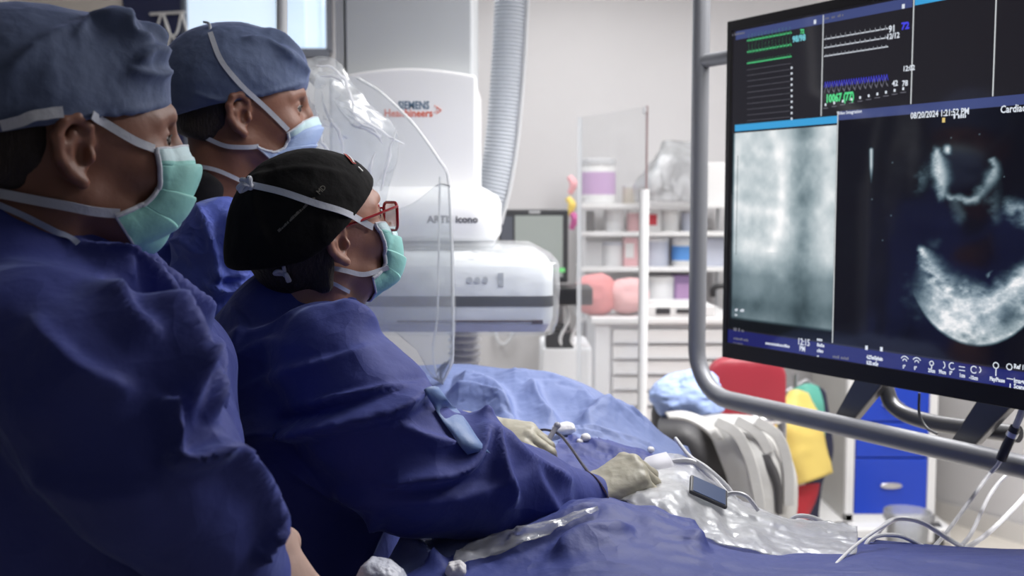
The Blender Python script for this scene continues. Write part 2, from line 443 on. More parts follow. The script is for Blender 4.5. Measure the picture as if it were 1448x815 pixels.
M_dim = mat('dim_blue_grey_wall', (0.10, 0.11, 0.14), 0.7)
def wall(name, a, b, z0, z1, th, m=M_wall):
    """a,b floor line of the room-side face; thickness goes outward (left of a->b)"""
    a = np.array(a, float); b = np.array(b, float); d = unit(np.r_[b - a, 0])[:2]; n = np.array([-d[1], d[0]])
    q = [a, b, b + n*th, a + n*th]
    return struct(obj(name, MB().loft([[(x, y, z0) for x, y in q], [(x, y, z1) for x, y in q]]), m, smooth=False))
struct(obj('floor', MB().box(-3.4, 4.2, -1.6, 5.8, -0.1, 0), M_floor, smooth=False))
struct(obj('ceiling', MB().box(-3.4, 4.2, -1.6, 5.8, CEIL, CEIL + 0.1), M_ceil, smooth=False))
wall('wall_back', (1.84, 5.6), (-3.2, 5.6), 0, CEIL, -0.12)
wall('wall_left', (-3.2, 5.6), (-3.2, -1.5), 0, CEIL, -0.12, M_dim)
wall('wall_right', (4.1, 1.72), (1.84, 5.6), 0, CEIL, -0.12)
wall('wall_side', (4.1, -1.5), (4.1, 1.72), 0, CEIL, -0.12, M_dim)
wall('wall_front', (-3.2, -1.5), (4.1, -1.5), 0, CEIL, -0.12, M_dim)
for nm, a, b in (('baseboard_right', (4.09, 1.72), (1.83, 5.6)), ('baseboard_back', (1.83, 5.59), (-3.19, 5.59))):
    wall(nm, a, b, 0, 0.09, 0.012, M_trim)

# left part of the back wall: white pillar, beige panel, dark blue panel, bright windows
Xb = lambda px, Y=5.6: P(px, 288, Y)[0]
struct(obj('trim_1', MB().box(Xb(-160), Xb(28), 5.42, 5.597, 0, CEIL), M_white, smooth=False, bevel=0.005))
struct(obj('trim_2', MB().box(Xb(28.5), Xb(186), 5.55, 5.597, 0, CEIL), M_beige, smooth=False))
M_win = mat('lit_window_pane', (0.5, 0.6, 0.7), 0.1, emit=(0.62, 0.74, 0.88), estr=0.85, var=0.05)
M_win2 = mat('lit_window_blind', (0.5, 0.6, 0.7), 0.4, emit=(0.50, 0.64, 0.82), estr=0.8, var=0.1, vscale=20)
M_fr = mat('window_frame_paint', (0.10, 0.11, 0.14), 0.4)
def window(n, x0, x1, z0, z1, curtain=None):
    w = struct(obj('window_%d' % n, MB().box(x0-.012, x0+.012, 5.52, 5.597, z0, z1).box(x1-.012, x1+.012, 5.52, 5.597, z0, z1).box(x0, x1, 5.52, 5.597, z0-.03, z0+.015).box(x0, x1, 5.52, 5.597, z1-.015, z1+.015), M_fr, smooth=False, bevel=0.003))
    obj('window_pane', MB().box(x0+.012, x1-.012, 5.555, 5.57, z0+.015, z1-.015), M_win, w, smooth=False)
    if curtain:
        mb = MB()
        for a, b in curtain: mb.box(a, b, 5.545, 5.552, z0+.02, z1-.02)
        obj('blind_strip', mb, M_win2, w, smooth=False)
window(1, Xb(272), Xb(403), 1.25, 2.8)
window(2, Xb(409), Xb(471), 2.33, 2.8, [(Xb(414), Xb(438)), (Xb(455), Xb(462))])
# ceiling fittings
M_lamp = mat('lamp_diffuser', (0.8, 0.8, 0.8), 0.5, emit=(1, 0.99, 0.97), estr=3.0, var=0)
for i, (x, y, p) in enumerate(LAMPS):
    where = ['right of the room over the chair', 'left of the room by the windows', 'back of the room over the shelves', 'middle of the room over the hanging display', 'far right of the room, an added light for masks and gowns'][i]
    t = thing('ceiling_light', 'white rectangular ceiling light panel at the ' + where, 'ceiling light', (x, y, CEIL - 0.045))
    fr = MB()
    for a, b, c, d in ((-.32, .32, -.62, -.585), (-.32, .32, .585, .62), (-.32, -.285, -.585, .585), (.285, .32, -.585, .585)): fr.box(x+a, x+b, y+c, y+d, CEIL-.045, CEIL)
    obj('frame', fr, M_white, t, smooth=False); obj('diffuser', MB().box(x-.285, x+.285, y-.585, y+.585, CEIL-.02, CEIL), M_lamp, t, smooth=False)

t = thing('added_fill_spotlight', 'white ceiling spotlight added to brighten the x-ray machine and table', 'spotlight', (.45, .93, 2.66))  # unseen fitting, added to go with the fill light
obj('stem', MB().tube([(.45, .93, CEIL), (.45, .93, 2.78)], .02, 12), M_white, t)
_d = unit(np.array((0.02, 2.6, 1.35)) - np.array((.45, .95, 2.70))); _c = np.array((.45, .95, 2.70)) - _d*.012
obj('lamp_head', MB().tube([_c - _d*.10, _c - _d*.03, _c - _d*.001], [.10, .24, .26], 28), M_white, t)
# wall board with wire clips behind the left man
M_navy = mat('navy_board', (0.012, 0.016, 0.06), 0.5)
M_wire = mat('pale_wire', (0.6, 0.58, 0.56), 0.35, 0.2)
t = thing('wall_board', 'dark navy board on the back wall behind the left man', 'board', (Xb(228), 5.53, 1.7))
obj('panel', MB().box(Xb(188), Xb(270), 5.53, 5.597, 1.7, CEIL-.02), M_navy, t, smooth=False, bevel=0.004)
t2 = thing('wire_rack', 'pale wire rack of looped hooks on the navy board', 'rack', P(275, 70, 5.5))
loopline = [(235, 14), (236, 40), (232, 62)]
mb = MB().tube([P(212, 20, 5.49), P(262, 17, 5.49)], .007)
for pts in ([(228, 18), (222, 45), (232, 58), (240, 48), (230, 18)], [(231, 20), (240, 48), (250, 46), (257, 16)], [(257, 16), (262, 36), (268, 54)], [(240, 55), (236, 70), (246, 76), (250, 60), (243, 52)]):
    mb.tube(cat_rom([P(a, b, 5.49) for a, b in pts], 6), .006, 8)
for a in (216, 259): mb.tube([P(a, 19, 5.49), P(a, 19, 5.528)], .006, 8)
obj('wire_loops', mb, M_wire, t2); 
# ================================================================== big display
ML = P(1026, 288, 2.33); UD = unit((0.611, -1.0, 0)); ND = np.array([-0.8533, -0.5215, 0.0]); ND = unit(ND - UD*(ND@UD)); ZD = np.array([0, 0, 1.0])
O0 = np.array([ML[0], ML[1], 0.0])
ZT = 1.55 + (288-36)/1500*2.33; ZB = ZT - 0.73
def MD(u=0, n=0, z=0): # local x=u, y=up, z=out of screen
    M = np.eye(4); M[:3, 0] = UD; M[:3, 1] = ZD; M[:3, 2] = ND; M[:3, 3] = O0 + UD*u + ND*n + ZD*z; return M
def S(px, py, n=0.0):
    d = ray(px, py); o = O0 + ND*n; t = ((o - CAMP) @ ND)/(d @ ND); p = CAMP + d*t
    return (p - O0) @ UD, p[2]
WD = 1.28
disp = thing('display_monitor', 'large black wall-size display showing heart ultrasound and x-ray pictures', 'monitor', O0 + UD*WD/2 + ZD*ZB)
def dbox(u0, u1, n0, n1, z0, z1, mb=None): return (mb or MB()).box(u0, u1, z0, z1, n0, n1, MD())
BZ = 0.021
M_bez = mat('black_bezel', (0.014, 0.013, 0.014), 0.55, var=0.03, spec=.25)
obj('housing', dbox(0, WD, -0.055, -0.004, ZB, ZT), M_bez, disp, smooth=False, bevel=0.004)
mb = dbox(0, 0.014, -0.006, 0.004, ZB, ZT); dbox(WD-.014, WD, -0.006, 0.004, ZB, ZT, mb); dbox(0.014, WD-.014, -0.006, 0.004, ZT-.02, ZT, mb); dbox(0.014, WD-.014, -0.006, 0.004, ZB, ZB+.034, mb)
obj('bezel', mb, M_bez, disp, smooth=False, bevel=0.0015)
U0, U1, Z0, Z1 = 0.014, WD-.014, ZB+.034, ZT-.02
M_scr = mat('screen_glass', (0.012, 0.012, 0.013), 0.08, spec=.9, emit=(0.10, 0.09, 0.12), estr=0.13, var=0)
scr = obj('screen', dbox(U0, U1, -0.006, 0.0, Z0, Z1), M_scr, disp, smooth=False)
def panel(name, q, m, n=0.0005):   # q: picture corners -> u,z rectangle from two corners
    (a, b), (c, d) = q; u0, z1 = S(a, b); u1, _ = S(c, d)
    return u0, z1, u1
def flat(name, u0, u1, z0, z1, m, n=0.0006):
    return raw(name, xf([(u0, z0, n), (u1, z0, n), (u1, z1, n), (u0, z1, n)], MD()), [(0, 1, 2, 3)], m, scr, smooth=False)
uz = S
# layout in metres on the screen
uA = S(1163, 100)[0]; uB = S(1291, 60)[0]; uC = S(1407, 60)[0]; uX = S(1182, 300)[0]
zH = Z1 - 0.022                                   # bottom of header strips
zM = S(1182, 158)[1]; zM2 = zM - 0.017            # slate strip
zS = S(1100, 474)[1]                              # top of bottom toolbar
G_slate = glow('screen_slate', (0.055, 0.075, 0.22), 0.9); G_cyan = glow('screen_cyan', (0.05, 0.38, 0.75), 0.9)
G_navy = glow('screen_navy', (0.010, 0.012, 0.13), 0.9); G_line = glow('screen_line', (0.65, 0.68, 0.7), 0.9)
G_green = glow('screen_green', (0.10, 0.75, 0.28), 0.9); G_text = glow('screen_text', (0.75, 0.8, 0.88), 0.95)
G_dim = glow('screen_dim', (0.25, 0.25, 0.3), 0.6); G_blue = glow('screen_blue', (0.06, 0.06, 0.75), 1.0); G_yel = glow('screen_yellow', (0.8, 0.6, 0.2), 0.9)
G_teal = glow('screen_teal', (0.2, 0.65, 0.75), 0.9)
flat('header_strip', U0+.01, uB-.003, zH, Z1-.004, G_slate); flat('header_strip', uB+.002, U1, zH+.002, Z1-.001, G_cyan)
zc0 = S(1100, 181)[1]; flat('window_title_strip', U0+.012, uX-.001, zc0, zc0+.014, G_cyan)
flat('header_strip', uX+.001, U1, zM2, zM, G_slate)
flat('toolbar_strip', U0, U1, Z0, zS-.003, G_navy)
for u, a, b in ((uA, zc0+.016, Z1-.005), (uB, zM+.001, Z1-.001), (uC, zM+.001, Z1-.001), (uX, zS, zM)):
    flat('divider', u-.0012, u+.0012, a, b, G_line, 0.001)
# pictures as coloured point grids
def picture(name, u0, u1, z0, z1, step, fn, n=0.0008):
    nu = int((u1-u0)/step); nz = int((z1-z0)/step); U, Zz = np.meshgrid(np.linspace(u0, u1, nu), np.linspace(z0, z1, nz))
    V = O0 + U[..., None]*UD + Zz[..., None]*ZD + ND*n
    px, py = proj(V); c = fn(px, py, U, Zz); c = np.clip(c, 0, 1)
    idx = np.arange(nu*nz).reshape(nz, nu); F = np.stack([idx[:-1, :-1], idx[:-1, 1:], idx[1:, 1:], idx[1:, :-1]], -1).reshape(-1, 4)
    o = raw(name, V.reshape(-1, 3), F, attr_screen('screen_picture', 1.0), scr, smooth=False)
    a = o.data.color_attributes.new('picture', 'FLOAT_COLOR', 'POINT'); a.data.foreach_set('color', np.concatenate([c, np.ones(c.shape[:2] + (1,))], -1).reshape(-1).astype(np.float32))
    return o
def gau(px, py, x, y, rx, ry, ang=0):
    a = math.radians(ang); dx = px-x; dy = py-y; u = dx*math.cos(a) + dy*math.sin(a); v = -dx*math.sin(a) + dy*math.cos(a)
    return np.exp(-(u/rx)**2 - (v/ry)**2)
def stroke(px, py, pts, w):
    q = cat_rom([(a, b, 0) for a, b in pts], 5)[:, :2]; best = np.full(px.shape, 1e9)
    ww = np.interp(np.linspace(0, 1, len(q)-1), np.linspace(0, 1, len(w)), w)
    for i in range(len(q)-1):
        a, b = q[i], q[i+1]; d = b-a; t = np.clip(((px-a[0])*d[0] + (py-a[1])*d[1])/(d@d + 1e-9), 0, 1)
        best = np.minimum(best, np.hypot(px-a[0]-t*d[0], py-a[1]-t*d[1])/ww[i])
    return np.exp(-(best/1.45)**2)
def tone(g, tint):  # g in display space -> linear colour
    g = np.clip(g, 0, 1)[..., None]; s = g*np.array([1, 1, 1.]) ; c = s + (np.array(tint) - 1)*s*(1 - s)*1.4
    return np.clip(c, 0, 1)**2.2
def echo(px, py, U, Z):
    n1 = fbm(U*55, Z*90, 0, 5, 4); n2 = fbm(U*160, Z*200, 0, 9, 3); n3 = fbm(U*20, Z*26, 0, 12, 3)
    wx = px + 5*n1; wy = py + 5*fbm(U*60, Z*60, 3.1, 17, 3)
    # lower bright mass between inner wall and the round outer rim
    rim = np.hypot((px - 1385)/115.0, (py - 330)/162.0)
    inner = np.hypot((wx - 1375)/ 78.0, (wy - 300)/ 98.0)
    mass = np.clip((1.0 - rim)*28, 0, 1)*np.clip((inner - 1.03)*4.0, 0, 1)*np.clip((py - 352 - 0.0*px)/34, 0, 1)
    mass *= np.clip((px - 1262 + (py-470)*0.25)/45, 0, 1)
    g = mass*(0.80 + 0.20*n3 + 0.26*n1 + 0.08*n2)
    g *= 1 - 0.5*gau(px, py, 1425, 448, 16, 17) - 0.22*gau(px, py, 1300, 452, 26, 26)
    g = np.maximum(g, 0.95*stroke(wx, wy, [(1305, 355), (1322, 385), (1338, 408), (1368, 412), (1402, 418), (1448, 398)], [5, 13, 17, 12, 10, 14])*(0.75+.5*n1))
    g = np.maximum(g, 0.95*stroke(wx, wy, [(1325, 213), (1331, 245), (1330, 275)], [5, 10, 6])*(0.8 + .3*n1))
    g = np.maximum(g, 0.9*gau(wx, wy, 1341, 212, 6, 6)); g = np.maximum(g, 0.75*stroke(wx, wy, [(1331, 272), (1345, 278), (1372, 283), (1390, 268), (1406, 244), (1404, 228)], [5, 4, 5, 7, 8, 4])*(0.8+.4*n1))
    g = np.maximum(g, 0.35*stroke(wx, wy, [(1310, 240), (1300, 265)], [12, 8])*(0.6+.8*n1)); g = np.maximum(g, 0.3*stroke(wx, wy, [(1352, 285), (1358, 310)], [8, 7]))
    g = np.maximum(g, 0.35*stroke(wx, wy, [(1402, 262), (1408, 305)], [12, 10])*(0.7+.6*n1)); g = np.maximum(g, 0.7*stroke(wx, wy, [(1430, 292), (1460, 312)], [10, 12])*(0.7+.6*n1))
    g = np.maximum(g, 0.25*gau(wx, wy, 1322, 345, 12, 12)); g = np.maximum(g, 0.5*gau(wx, wy, 1398, 388, 7, 3, -35)); g = np.maximum(g, 0.25*stroke(wx, wy, [(1290, 400), (1300, 440)], [14, 18])*(.7+.5*n1))
    g = np.maximum(g, 0.85*stroke(px, py, [(1232, 212), (1232, 235), (1232, 258)], [2.0, 1.8, 1.0])*np.clip((265-py)/30, .3, 1))
    for x, y in ((1262, 230), (1345, 195), (1385, 190), (1260, 305), (1420, 250), (1233, 282), (1248, 340)): g = np.maximum(g, 0.6*gau(px, py, x, y, 1.2, 1.2))
    g = np.maximum(g, 0.085 + 0.01*n3)
    c = tone(g, (0.72, 0.93, 1.02)); c[..., 0] += .002; c[..., 2] += 0.003
    return c*0.9
picture('ultrasound_picture', uX+.002, U1, zS, zM2-.001, 0.00145, echo)
def xray(px, py, U, Z):
    u = (U - U0)/(uX - U0); w = (zc0 - Z)/(zc0 - zS)
    n1 = fbm(U*30, Z*30, 0, 21, 4); n2 = fbm(U*45, Z*45, 0, 25, 3)
    g = 0.77 + 0.11*n1 - 0.30*np.exp(-((u-.72)/.10)**2)*(0.75+.25*n2) + 0.05*np.exp(-((u-.93)/.05)**2)
    for k in range(7):  # rib arcs
        yy = .10 + k*.095 + 0.35*(u-.15)**2 - .05*np.abs(u-.3); g += 0.045*np.exp(-((w-yy)/.03)**2)*(u < .6)*(.7+.6*n1)*1.3
    g += 0.10*np.exp(-((u-.42-.1*np.sin(w*5))/.05)**2)*(w < .6)
    low = np.clip((w-.60)/.12, 0, 1); g = g*(1-low*.36) - .05*low*np.exp(-((u-.1)/.1)**2)
    g += -0.12*np.exp(-((w-.87)/.05)**2) - .02
    edge = np.clip((u-.02)/.03, 0, 1); bot = np.clip((.955-w)/.02, 0, 1)
    g = g*edge*bot + .07
    ln = np.abs(U - (U0 + .022)); g = np.where((ln < .001) & (w > .12) & (w < .62), .35, g)
    return tone(g, (0.74, 0.93, 1.0))*1.0
picture('x_ray_picture', U0+.003, uX-.002, zS-.0, zc0-.004, 0.0016, xray)
# waveforms
def wave(u0, u1, z, h, n, m, shape='ecg', th=.0011):
    pts = []
    for k in range(n):
        a = u0 + (u1-u0)*k/n; d = (u1-u0)/n
        if shape == 'ecg': pts += [(a, z), (a+d*.3, z+h*.1), (a+d*.42, z), (a+d*.5, z+h), (a+d*.58, z-h*.2), (a+d*.7, z+h*.25), (a+d*.85, z)]
        elif shape == 'tri': pts += [(a, z), (a+d*.45, z+h), (a+d*.7, z+h*.3)]
        else: pts += [(a, z), (a+d*.5, z+h)]
    pts.append((u1, z)); V = []
    for x, y in pts: V += [(x, y-th, .0014), (x, y+th, .0014)]
    F = [(2*i, 2*i+2, 2*i+3, 2*i+1) for i in range(len(pts)-1)]
    return raw('waveform', xf(V, MD()), F, m, scr, smooth=False)
def spx(x, y): return S(x, y)
for (xa, y, ya, h, n, m, sh) in ((1057, 60, 45, .014, 13, G_green, 'ecg'), (1057, 76, 62, .018, 13, G_green, 'ecg'), (1057, 92, 78, .006, 16, G_green, 'ecg')):
    a = S(xa, y); b = S(1120, ya); wave(a[0], b[0], (a[1]+b[1])/2, h, n, m, sh)
for (y, m, h, n, sh, th) in ((56, G_text, .006, 13, 'ecg', .0009), (68, G_text, .005, 13, 'ecg', .0009), (80, G_text, .004, 16, 'ecg', .0009), (124, G_blue, .010, 26, 'saw', .0018), (132, G_dim, .016, 12, 'tri', .0018)):
    a = S(1166, y); wave(a[0], S(1256, y)[0], a[1], h, n, m, sh, th)
for k in range(10):
    y = 99 + k*8.0; a = S(1057, y); flat('trace_line', a[0], S(1118, y)[0], a[1]-.0003, a[1]+.0003, G_dim, .0012)
    b = S(1120, y-3); flat('value_mark', b[0]-.0022, b[0]+.0022, b[1]-.0022, b[1]+.0022, G_text, .0013)
def stext(s, px, py, h, m, sx=1.0, bold=.0):
    u, z = S(px, py); return text('screen_text', s, h, m, MD(u, .0012, z), scr, ext=0.0, sx=sx, bold=bold)
def smarks(n, px, py, h, m, seed=0):
    u, z = S(px, py); mb = MB(); rr = random.Random(seed)
    for k in range(n):
        if rr.random() < .12: u += h*.45; continue
        w = h*rr.uniform(.28, .5); hh = h*rr.choice((.55, .6, .8)); mb.add(xf([(u, z, .0013), (u+w, z, .0013), (u+w, z+hh, .0013), (u, z+hh, .0013)], MD()), [(0, 1, 2, 3)]); u += w + h*.14
    obj('screen_caption', mb, m, scr, smooth=False)
stext('08/20/2024 1:21:52 PM', 1288, 168, .0155, G_text, .82, .0004)
stext('Cardiac / Echo', 1415, 160, .0170, G_text, .85, .0004)
stext('12:15', 1128, 487, .019, G_text, .8, .0004); stext('PM', 1131, 496, .015, G_text, .8, .0004)
stext('10067 (77)', 1168, 145, .021, G_green, .75, .001)
stext('91', 1257, 46, .017, G_text, .9, .0005); stext('12/12', 1254, 56, .014, G_text, .9, .0004); stext('72', 1275, 42, .017, G_blue, 1, .0008)
stext('98/98', 1121, 60, .017, G_teal, .9, .0006); stext('72', 1132, 48, .012, G_green, .9, .0004)
stext('12:02', 1277, 101, .013, G_text, .9, .0004); stext('42', 1262, 122, .014, G_text, .9, .0004); stext('78', 1276, 122, .014, G_text, .9, .0004)
stext('Video Integration', 1184, 162.5, .0085, G_text, 1, .0002); smarks(14, 1167, 28, .0065, G_dim, 1); smarks(11, 1036, 51, .0065, G_dim, 2)
smarks(6, 1349, 168, .009, G_text, 10); smarks(7, 1040, 440, .008, G_text, 3); smarks(2, 1040, 447, .008, G_text, 4)
smarks(7, 1038, 468, .009, G_dim, 5); smarks(13, 1038, 480, .0065, G_dim, 6); smarks(10, 1038, 487, .0065, G_dim, 7)
smarks(18, 1083, 487, .0075, G_text, 8)
for i, s in enumerate((4, 4, 4, 1)): smarks(s, 1156, 482+i*8, .0085, G_text, 20+i)
smarks(10, 1178, 506, .0075, G_dim, 9); stext('4.27mGy/min', 1226, 507, .0095, G_text, .72, .0006); stext('0.32 mGy', 1226, 515, .0095, G_text, .72, .0006)
for x, y, s in ((1277, 521, '0°'), (1293, 523, '0°'), (1313, 526, '20cm'), (1328, 528, '99cm'), (1343, 530, '0°'), (1357, 533, '1cm'), (1371, 536, '-10cm')): stext(s, x, y, .0095, G_text, .7, .0004)
stext('Play/Pause', 1400, 538, .0095, G_text, .7, .0004); stext('Ref 1 Image', 1434, 521, .011, G_text, .8, .0004); stext('Image 4', 1434, 541, .011, G_text, .8, .0004); stext('Scene 4', 1434, 549, .011, G_text, .8, .0004)
mb = MB()
def icon(px, py, r, a0, a1, th=.0009):
    u, z = S(px, py); V = []; k = 10
    for t in np.linspace(a0, a1, k+1):
        c, s_ = math.cos(math.radians(t)), math.sin(math.radians(t)); V += [(u+(r-th)*c, z+(r-th)*s_, .0014), (u+(r+th)*c, z+(r+th)*s_, .0014)]
    mb.add(xf(V, MD()), [(2*i, 2*i+1, 2*i+3, 2*i+2) for i in range(k)])
for x, y, r, a, b in ((1280, 511, .009, 30, 150), (1280, 511, .004, 0, 180), (1297, 513, .009, 30, 150), (1297, 513, .004, 0, 180), (1318, 514, .004, 0, 360), (1332, 516, .007, -60, 60), (1347, 518, .006, 60, 330), (1378, 523, .006, 40, 320), (1384, 523, .005, -70, 70), (1409, 517, .005, 0, 360), (1428, 519, .005, 0, 360)): icon(x, y, r, a, b)
for x, y, h in ((1318, 520, .006), (1409, 527, .012), (1429, 548, .013)):
    u, z = S(x, y); mb.add(xf([(u-.001, z-h/2, .0014), (u+.001, z-h/2, .0014), (u+.001, z+h/2, .0014), (u-.001, z+h/2, .0014)], MD()), [(0, 1, 2, 3)])
for x, y in ((1361, 519), (1361, 524), (1429, 536)):
    u, z = S(x, y); mb.add(xf([(u-.006, z-.0008, .0014), (u+.006, z-.0008, .0014), (u+.006, z+.0008, .0014), (u-.006, z+.0008, .0014)], MD()), [(0, 1, 2, 3)])
obj('toolbar_icons', mb, G_text, scr, smooth=False)
for i in range(10):
    u, z = S(1168 + i*12.2, 150 - i*2.5); flat('menu_icon', u-.002, u+.002, z, z+.005, G_text, .0013); flat('menu_caption', u-.006, u+.006, z-.005, z-.0035, G_dim, .0013)
for x, y, m in ((1335, 170, G_yel), (1153, 31, G_text), (1278, 9, G_text), (1226, 492, G_text), (1247, 494, G_text)):
    u, z = S(x, y); flat('marker', u-.003, u+.003, z-.004, z+.004, m, .0013)

# tube frame that carries the display (in the display's own plane, a little behind)
r = .0205
fn = -0.055
def FP(u, z, n=fn): return O0 + UD*u + ZD*z + ND*n
uf = S(988, 300, fn)[0]; zf = S(1100, 582, fn)[1]
hang = thing('hanging_tube_stand', 'grey tubular frame hanging from the ceiling around the large display', 'frame', FP(WD/2, zf-.02))
pth = [FP(uf, CEIL-.02), FP(uf, 2.2), FP(uf, zf+.11)] + [FP(uf + .11 - .11*math.cos(a), zf + .11 - .11*math.sin(a)) for a in np.linspace(.15, math.pi/2, 8)] + [FP(WD+.06-.11, zf)] + [FP(WD+.06-.11+.11*math.sin(a), zf+.11-.11*math.cos(a)) for a in np.linspace(.15, math.pi/2, 8)] + [FP(WD+.06, 2.2), FP(WD+.06, CEIL-.02)]
obj('outer_tube', MB().tube(pth, r, 16), M_alu, hang)
z = S(1010, 84, fn)[1]
obj('side_bracket', MB().tube([FP(uf, z), FP(.05, z)], .016, 12), M_alu, hang); obj('side_bracket', MB().tube([FP(WD+.06, z), FP(WD-.05, z)], .016, 12), M_alu, hang)
obj('ceiling_plate', MB().box(uf-.05, WD+.11, CEIL-.03, CEIL, -.12, .02, MD(0, 0, 0)), M_alu, hang, smooth=False, bevel=.004)
M_dk = mat('dark_steel', (0.08, 0.08, 0.085), 0.35, 0.6)
zb = ZB
# dark flat struts under the display
n0 = fn
for (a, b) in (((1240, 548), (1186, 590)), ((1425, 572), (1352, 622))):
    u0, z0 = S(*a, n0-.05); u1, z1 = S(*b, n0-.05)
    w = .055; out = [(u0-.02, z0+.05), (u0+w*1.1, z0+.05), (u1+w*.9, z1), (u1, z1)]
    obj('strut', MB().prism(out, -.012, .012, MD(0, n0-.045, 0)), M_dk, hang, smooth=False, bevel=.003)
pp = [(1252, 548), (1262, 572), (1285, 588), (1330, 600), (1420, 612), (1440, 614)]
obj('rear_tube', MB().tube(cat_rom([O0 + UD*S(a, b, -.14)[0] + ZD*S(a, b, -.14)[1] + ND*(-.14) for a, b in pp], 8), .016, 14), M_dk, hang)
c = [(1300, 556), (1300, 585), (1310, 605), (1325, 614)]
obj('hanging_wire', MB().tube(cat_rom([O0 + UD*S(a, b, -.09)[0] + ZD*S(a, b, -.09)[1] + ND*(-.09) for a, b in c], 6), .0028, 8), M_dgrey, hang)
# ================================================================== x-ray machine (ceiling arm, head and flat detector)
YC = 2.62
def px2(px, Y): return P(px, 288, Y)[0]
def pz(py, Y): return P(CX, py, Y)[2]
M_colm = mat('column_grey_paint', (0.55, 0.57, 0.59), 0.5, var=0.02)
M_head = mat('machine_shell_white', (0.86, 0.86, 0.87), 0.38, var=0.02)
arm = thing('x_ray_machine', 'white and grey ceiling x-ray machine with a boxy detector over the patient', 'x-ray machine', (px2(590, YC+.25), YC + .25, pz(470, YC)))
obj('column', MB().box(px2(489, YC), px2(668, YC), YC+.02, YC+.5, pz(150, YC), CEIL), M_colm, arm, smooth=False, bevel=.006)
obj('column_edge_strip', MB().box(px2(474, YC), px2(486.5, YC), YC+.03, YC+.3, pz(170, YC), CEIL), M_lgrey, arm, smooth=False, bevel=.004)
# head: arched top plate widening to a rounded lower body
def arc_outline():
    x0, x1 = px2(470, YC), px2(675, YC); n = 16; pts = []
    for i in range(n+1):
        t = i/n; x = x0 + (x1-x0)*t; y = 118 - 20*math.sin(math.pi*(0.12 + 0.76*t)) + (1-t)*2 - t*2
        pts.append((x, pz(y, YC)))
    return [(x1, pz(300, YC)), *pts[::-1], (x0, pz(300, YC))]
MF = np.array([[1, 0, 0, 0], [0, 0, 1, 0], [0, 1, 0, 0], [0, 0, 0, 1.0]])   # x,z outline -> y depth
obj('head_plate', MB().prism(arc_outline(), YC-.03, YC+.02, MF).prism([(x*0.985 + px2(575, YC)*.015, z-.006) for x, z in arc_outline()], YC+.02, YC+.45, MF), M_head, arm, bevel=.008, smooth=False, bseg=3)
ca = (px2(480, YC) + px2(712, YC))/2; hw = (px2(712, YC) - px2(470, YC))/2; cy = YC + .17
def rr_ring(x0, x1, y0, y1, z, r=.05): return [(x, y, z) for x, y in rrect(x0, x1, y0, y1, r, 7)]
def body(levels, r=.05): return [rr_ring(*l[:4], l[4], l[5] if len(l) > 5 else r) for l in levels]
Yf = YC - .10
L0, R0 = px2(470, Yf), px2(706, Yf)
obj('lower_housing', MB().loft(body([(L0+.03, R0-.05, YC-.02, YC+.36, pz(262, Yf)), (L0+.015, R0-.03, Yf+.04, YC+.40, pz(268, Yf)), (L0+.005, R0-.008, Yf+.012, YC+.43, pz(276, Yf)), (L0, R0, Yf, YC+.45, pz(288, Yf)), (L0, R0, Yf, YC+.45, pz(334, Yf)), (L0+.01, R0-.01, Yf+.01, YC+.44, pz(341, Yf))], .07)), M_head, arm, ang=60)
obj('neck', MB().loft(body([(L0+.02, R0-.012, Yf+.02, YC+.4, pz(340, Yf)), (L0+.02, R0-.016, Yf+.02, YC+.4, pz(372, Yf))], .06)), M_lgrey, arm, ang=60)
# detector
Yd = YC - .16; L1, R1 = px2(492, Yd), px2(783, Yd)
zt = pz(378, Yd); zt2 = pz(360, Yd)
det = obj('detector', MB().loft(body([(L1+.06, R1-.10, Yd+.10, Yd+.44, pz(353, Yd+.08), .05), (L1+.03, R1-.04, Yd+.03, Yd+.48, pz(362, Yd)+.005, .04), (L1, R1-.004, Yd+.003, Yd+.5, zt+.006, .03), (L1, R1, Yd, Yd+.5, zt, .03), (L1, R1, Yd, Yd+.5, pz(450, Yd), .03), (L1+.003, R1-.003, Yd+.003, Yd+.5, pz(458, Yd), .03), (L1+.02, R1-.012, Yd+.01, Yd+.49, pz(469, Yd), .03)])), M_head, arm, ang=50, label='white flat detector box wrapped in clear plastic')
obj('dark_band', MB().loft(body([(L1-.001, R1+.001, Yd-.0015, Yd+.5, pz(419, Yd), .03), (L1-.001, R1+.001, Yd-.0015, Yd+.5, pz(434, Yd), .03)])), M_dgrey, det, label='dark band', ang=50)
obj('slot', MB().box(px2(560, Yd), px2(757, Yd), Yd-.002, Yd+.01, pz(456, Yd), pz(453.5, Yd)).box(px2(752, Yd), px2(768, Yd), Yd-.002, Yd+.01, pz(458, Yd), pz(453, Yd)), mat('dark_red_slot', (.06, .02, .03), .4), det, smooth=False)
obj('lower_lip', MB().loft(body([(L1+.003, R1-.003, Yd+.001, Yd+.5, pz(459, Yd), .03), (L1+.01, R1-.008, Yd+.004, Yd+.49, pz(470, Yd), .03)])), mat('pale_lavender_plastic', (.42, .41, .55), .4), det, ang=50)
mb = MB()
for i in range(3): mb.tube([P(664 + i*11, 396, Yd-.002), P(664 + i*11, 396, Yd-.005)], .007, 14)
mb.box(px2(704, Yd), px2(712, Yd), Yd-.004, Yd, pz(405, Yd), pz(386, Yd))
obj('control_mark', mb, M_lgrey, det, smooth=False)
M_ink = mat('blue_grey_lettering', (0.10, 0.17, 0.25), 0.5); M_org = mat('orange_red_lettering', (0.72, 0.16, 0.10), 0.5); M_ink2 = mat('dark_lettering', (.08, .08, .1), .5)
MX = lambda p: np.array([[1, 0, 0, p[0]], [0, 0, -1, p[1]], [0, 1, 0, p[2]], [0, 0, 0, 1.0]])
hp = YC - .0305
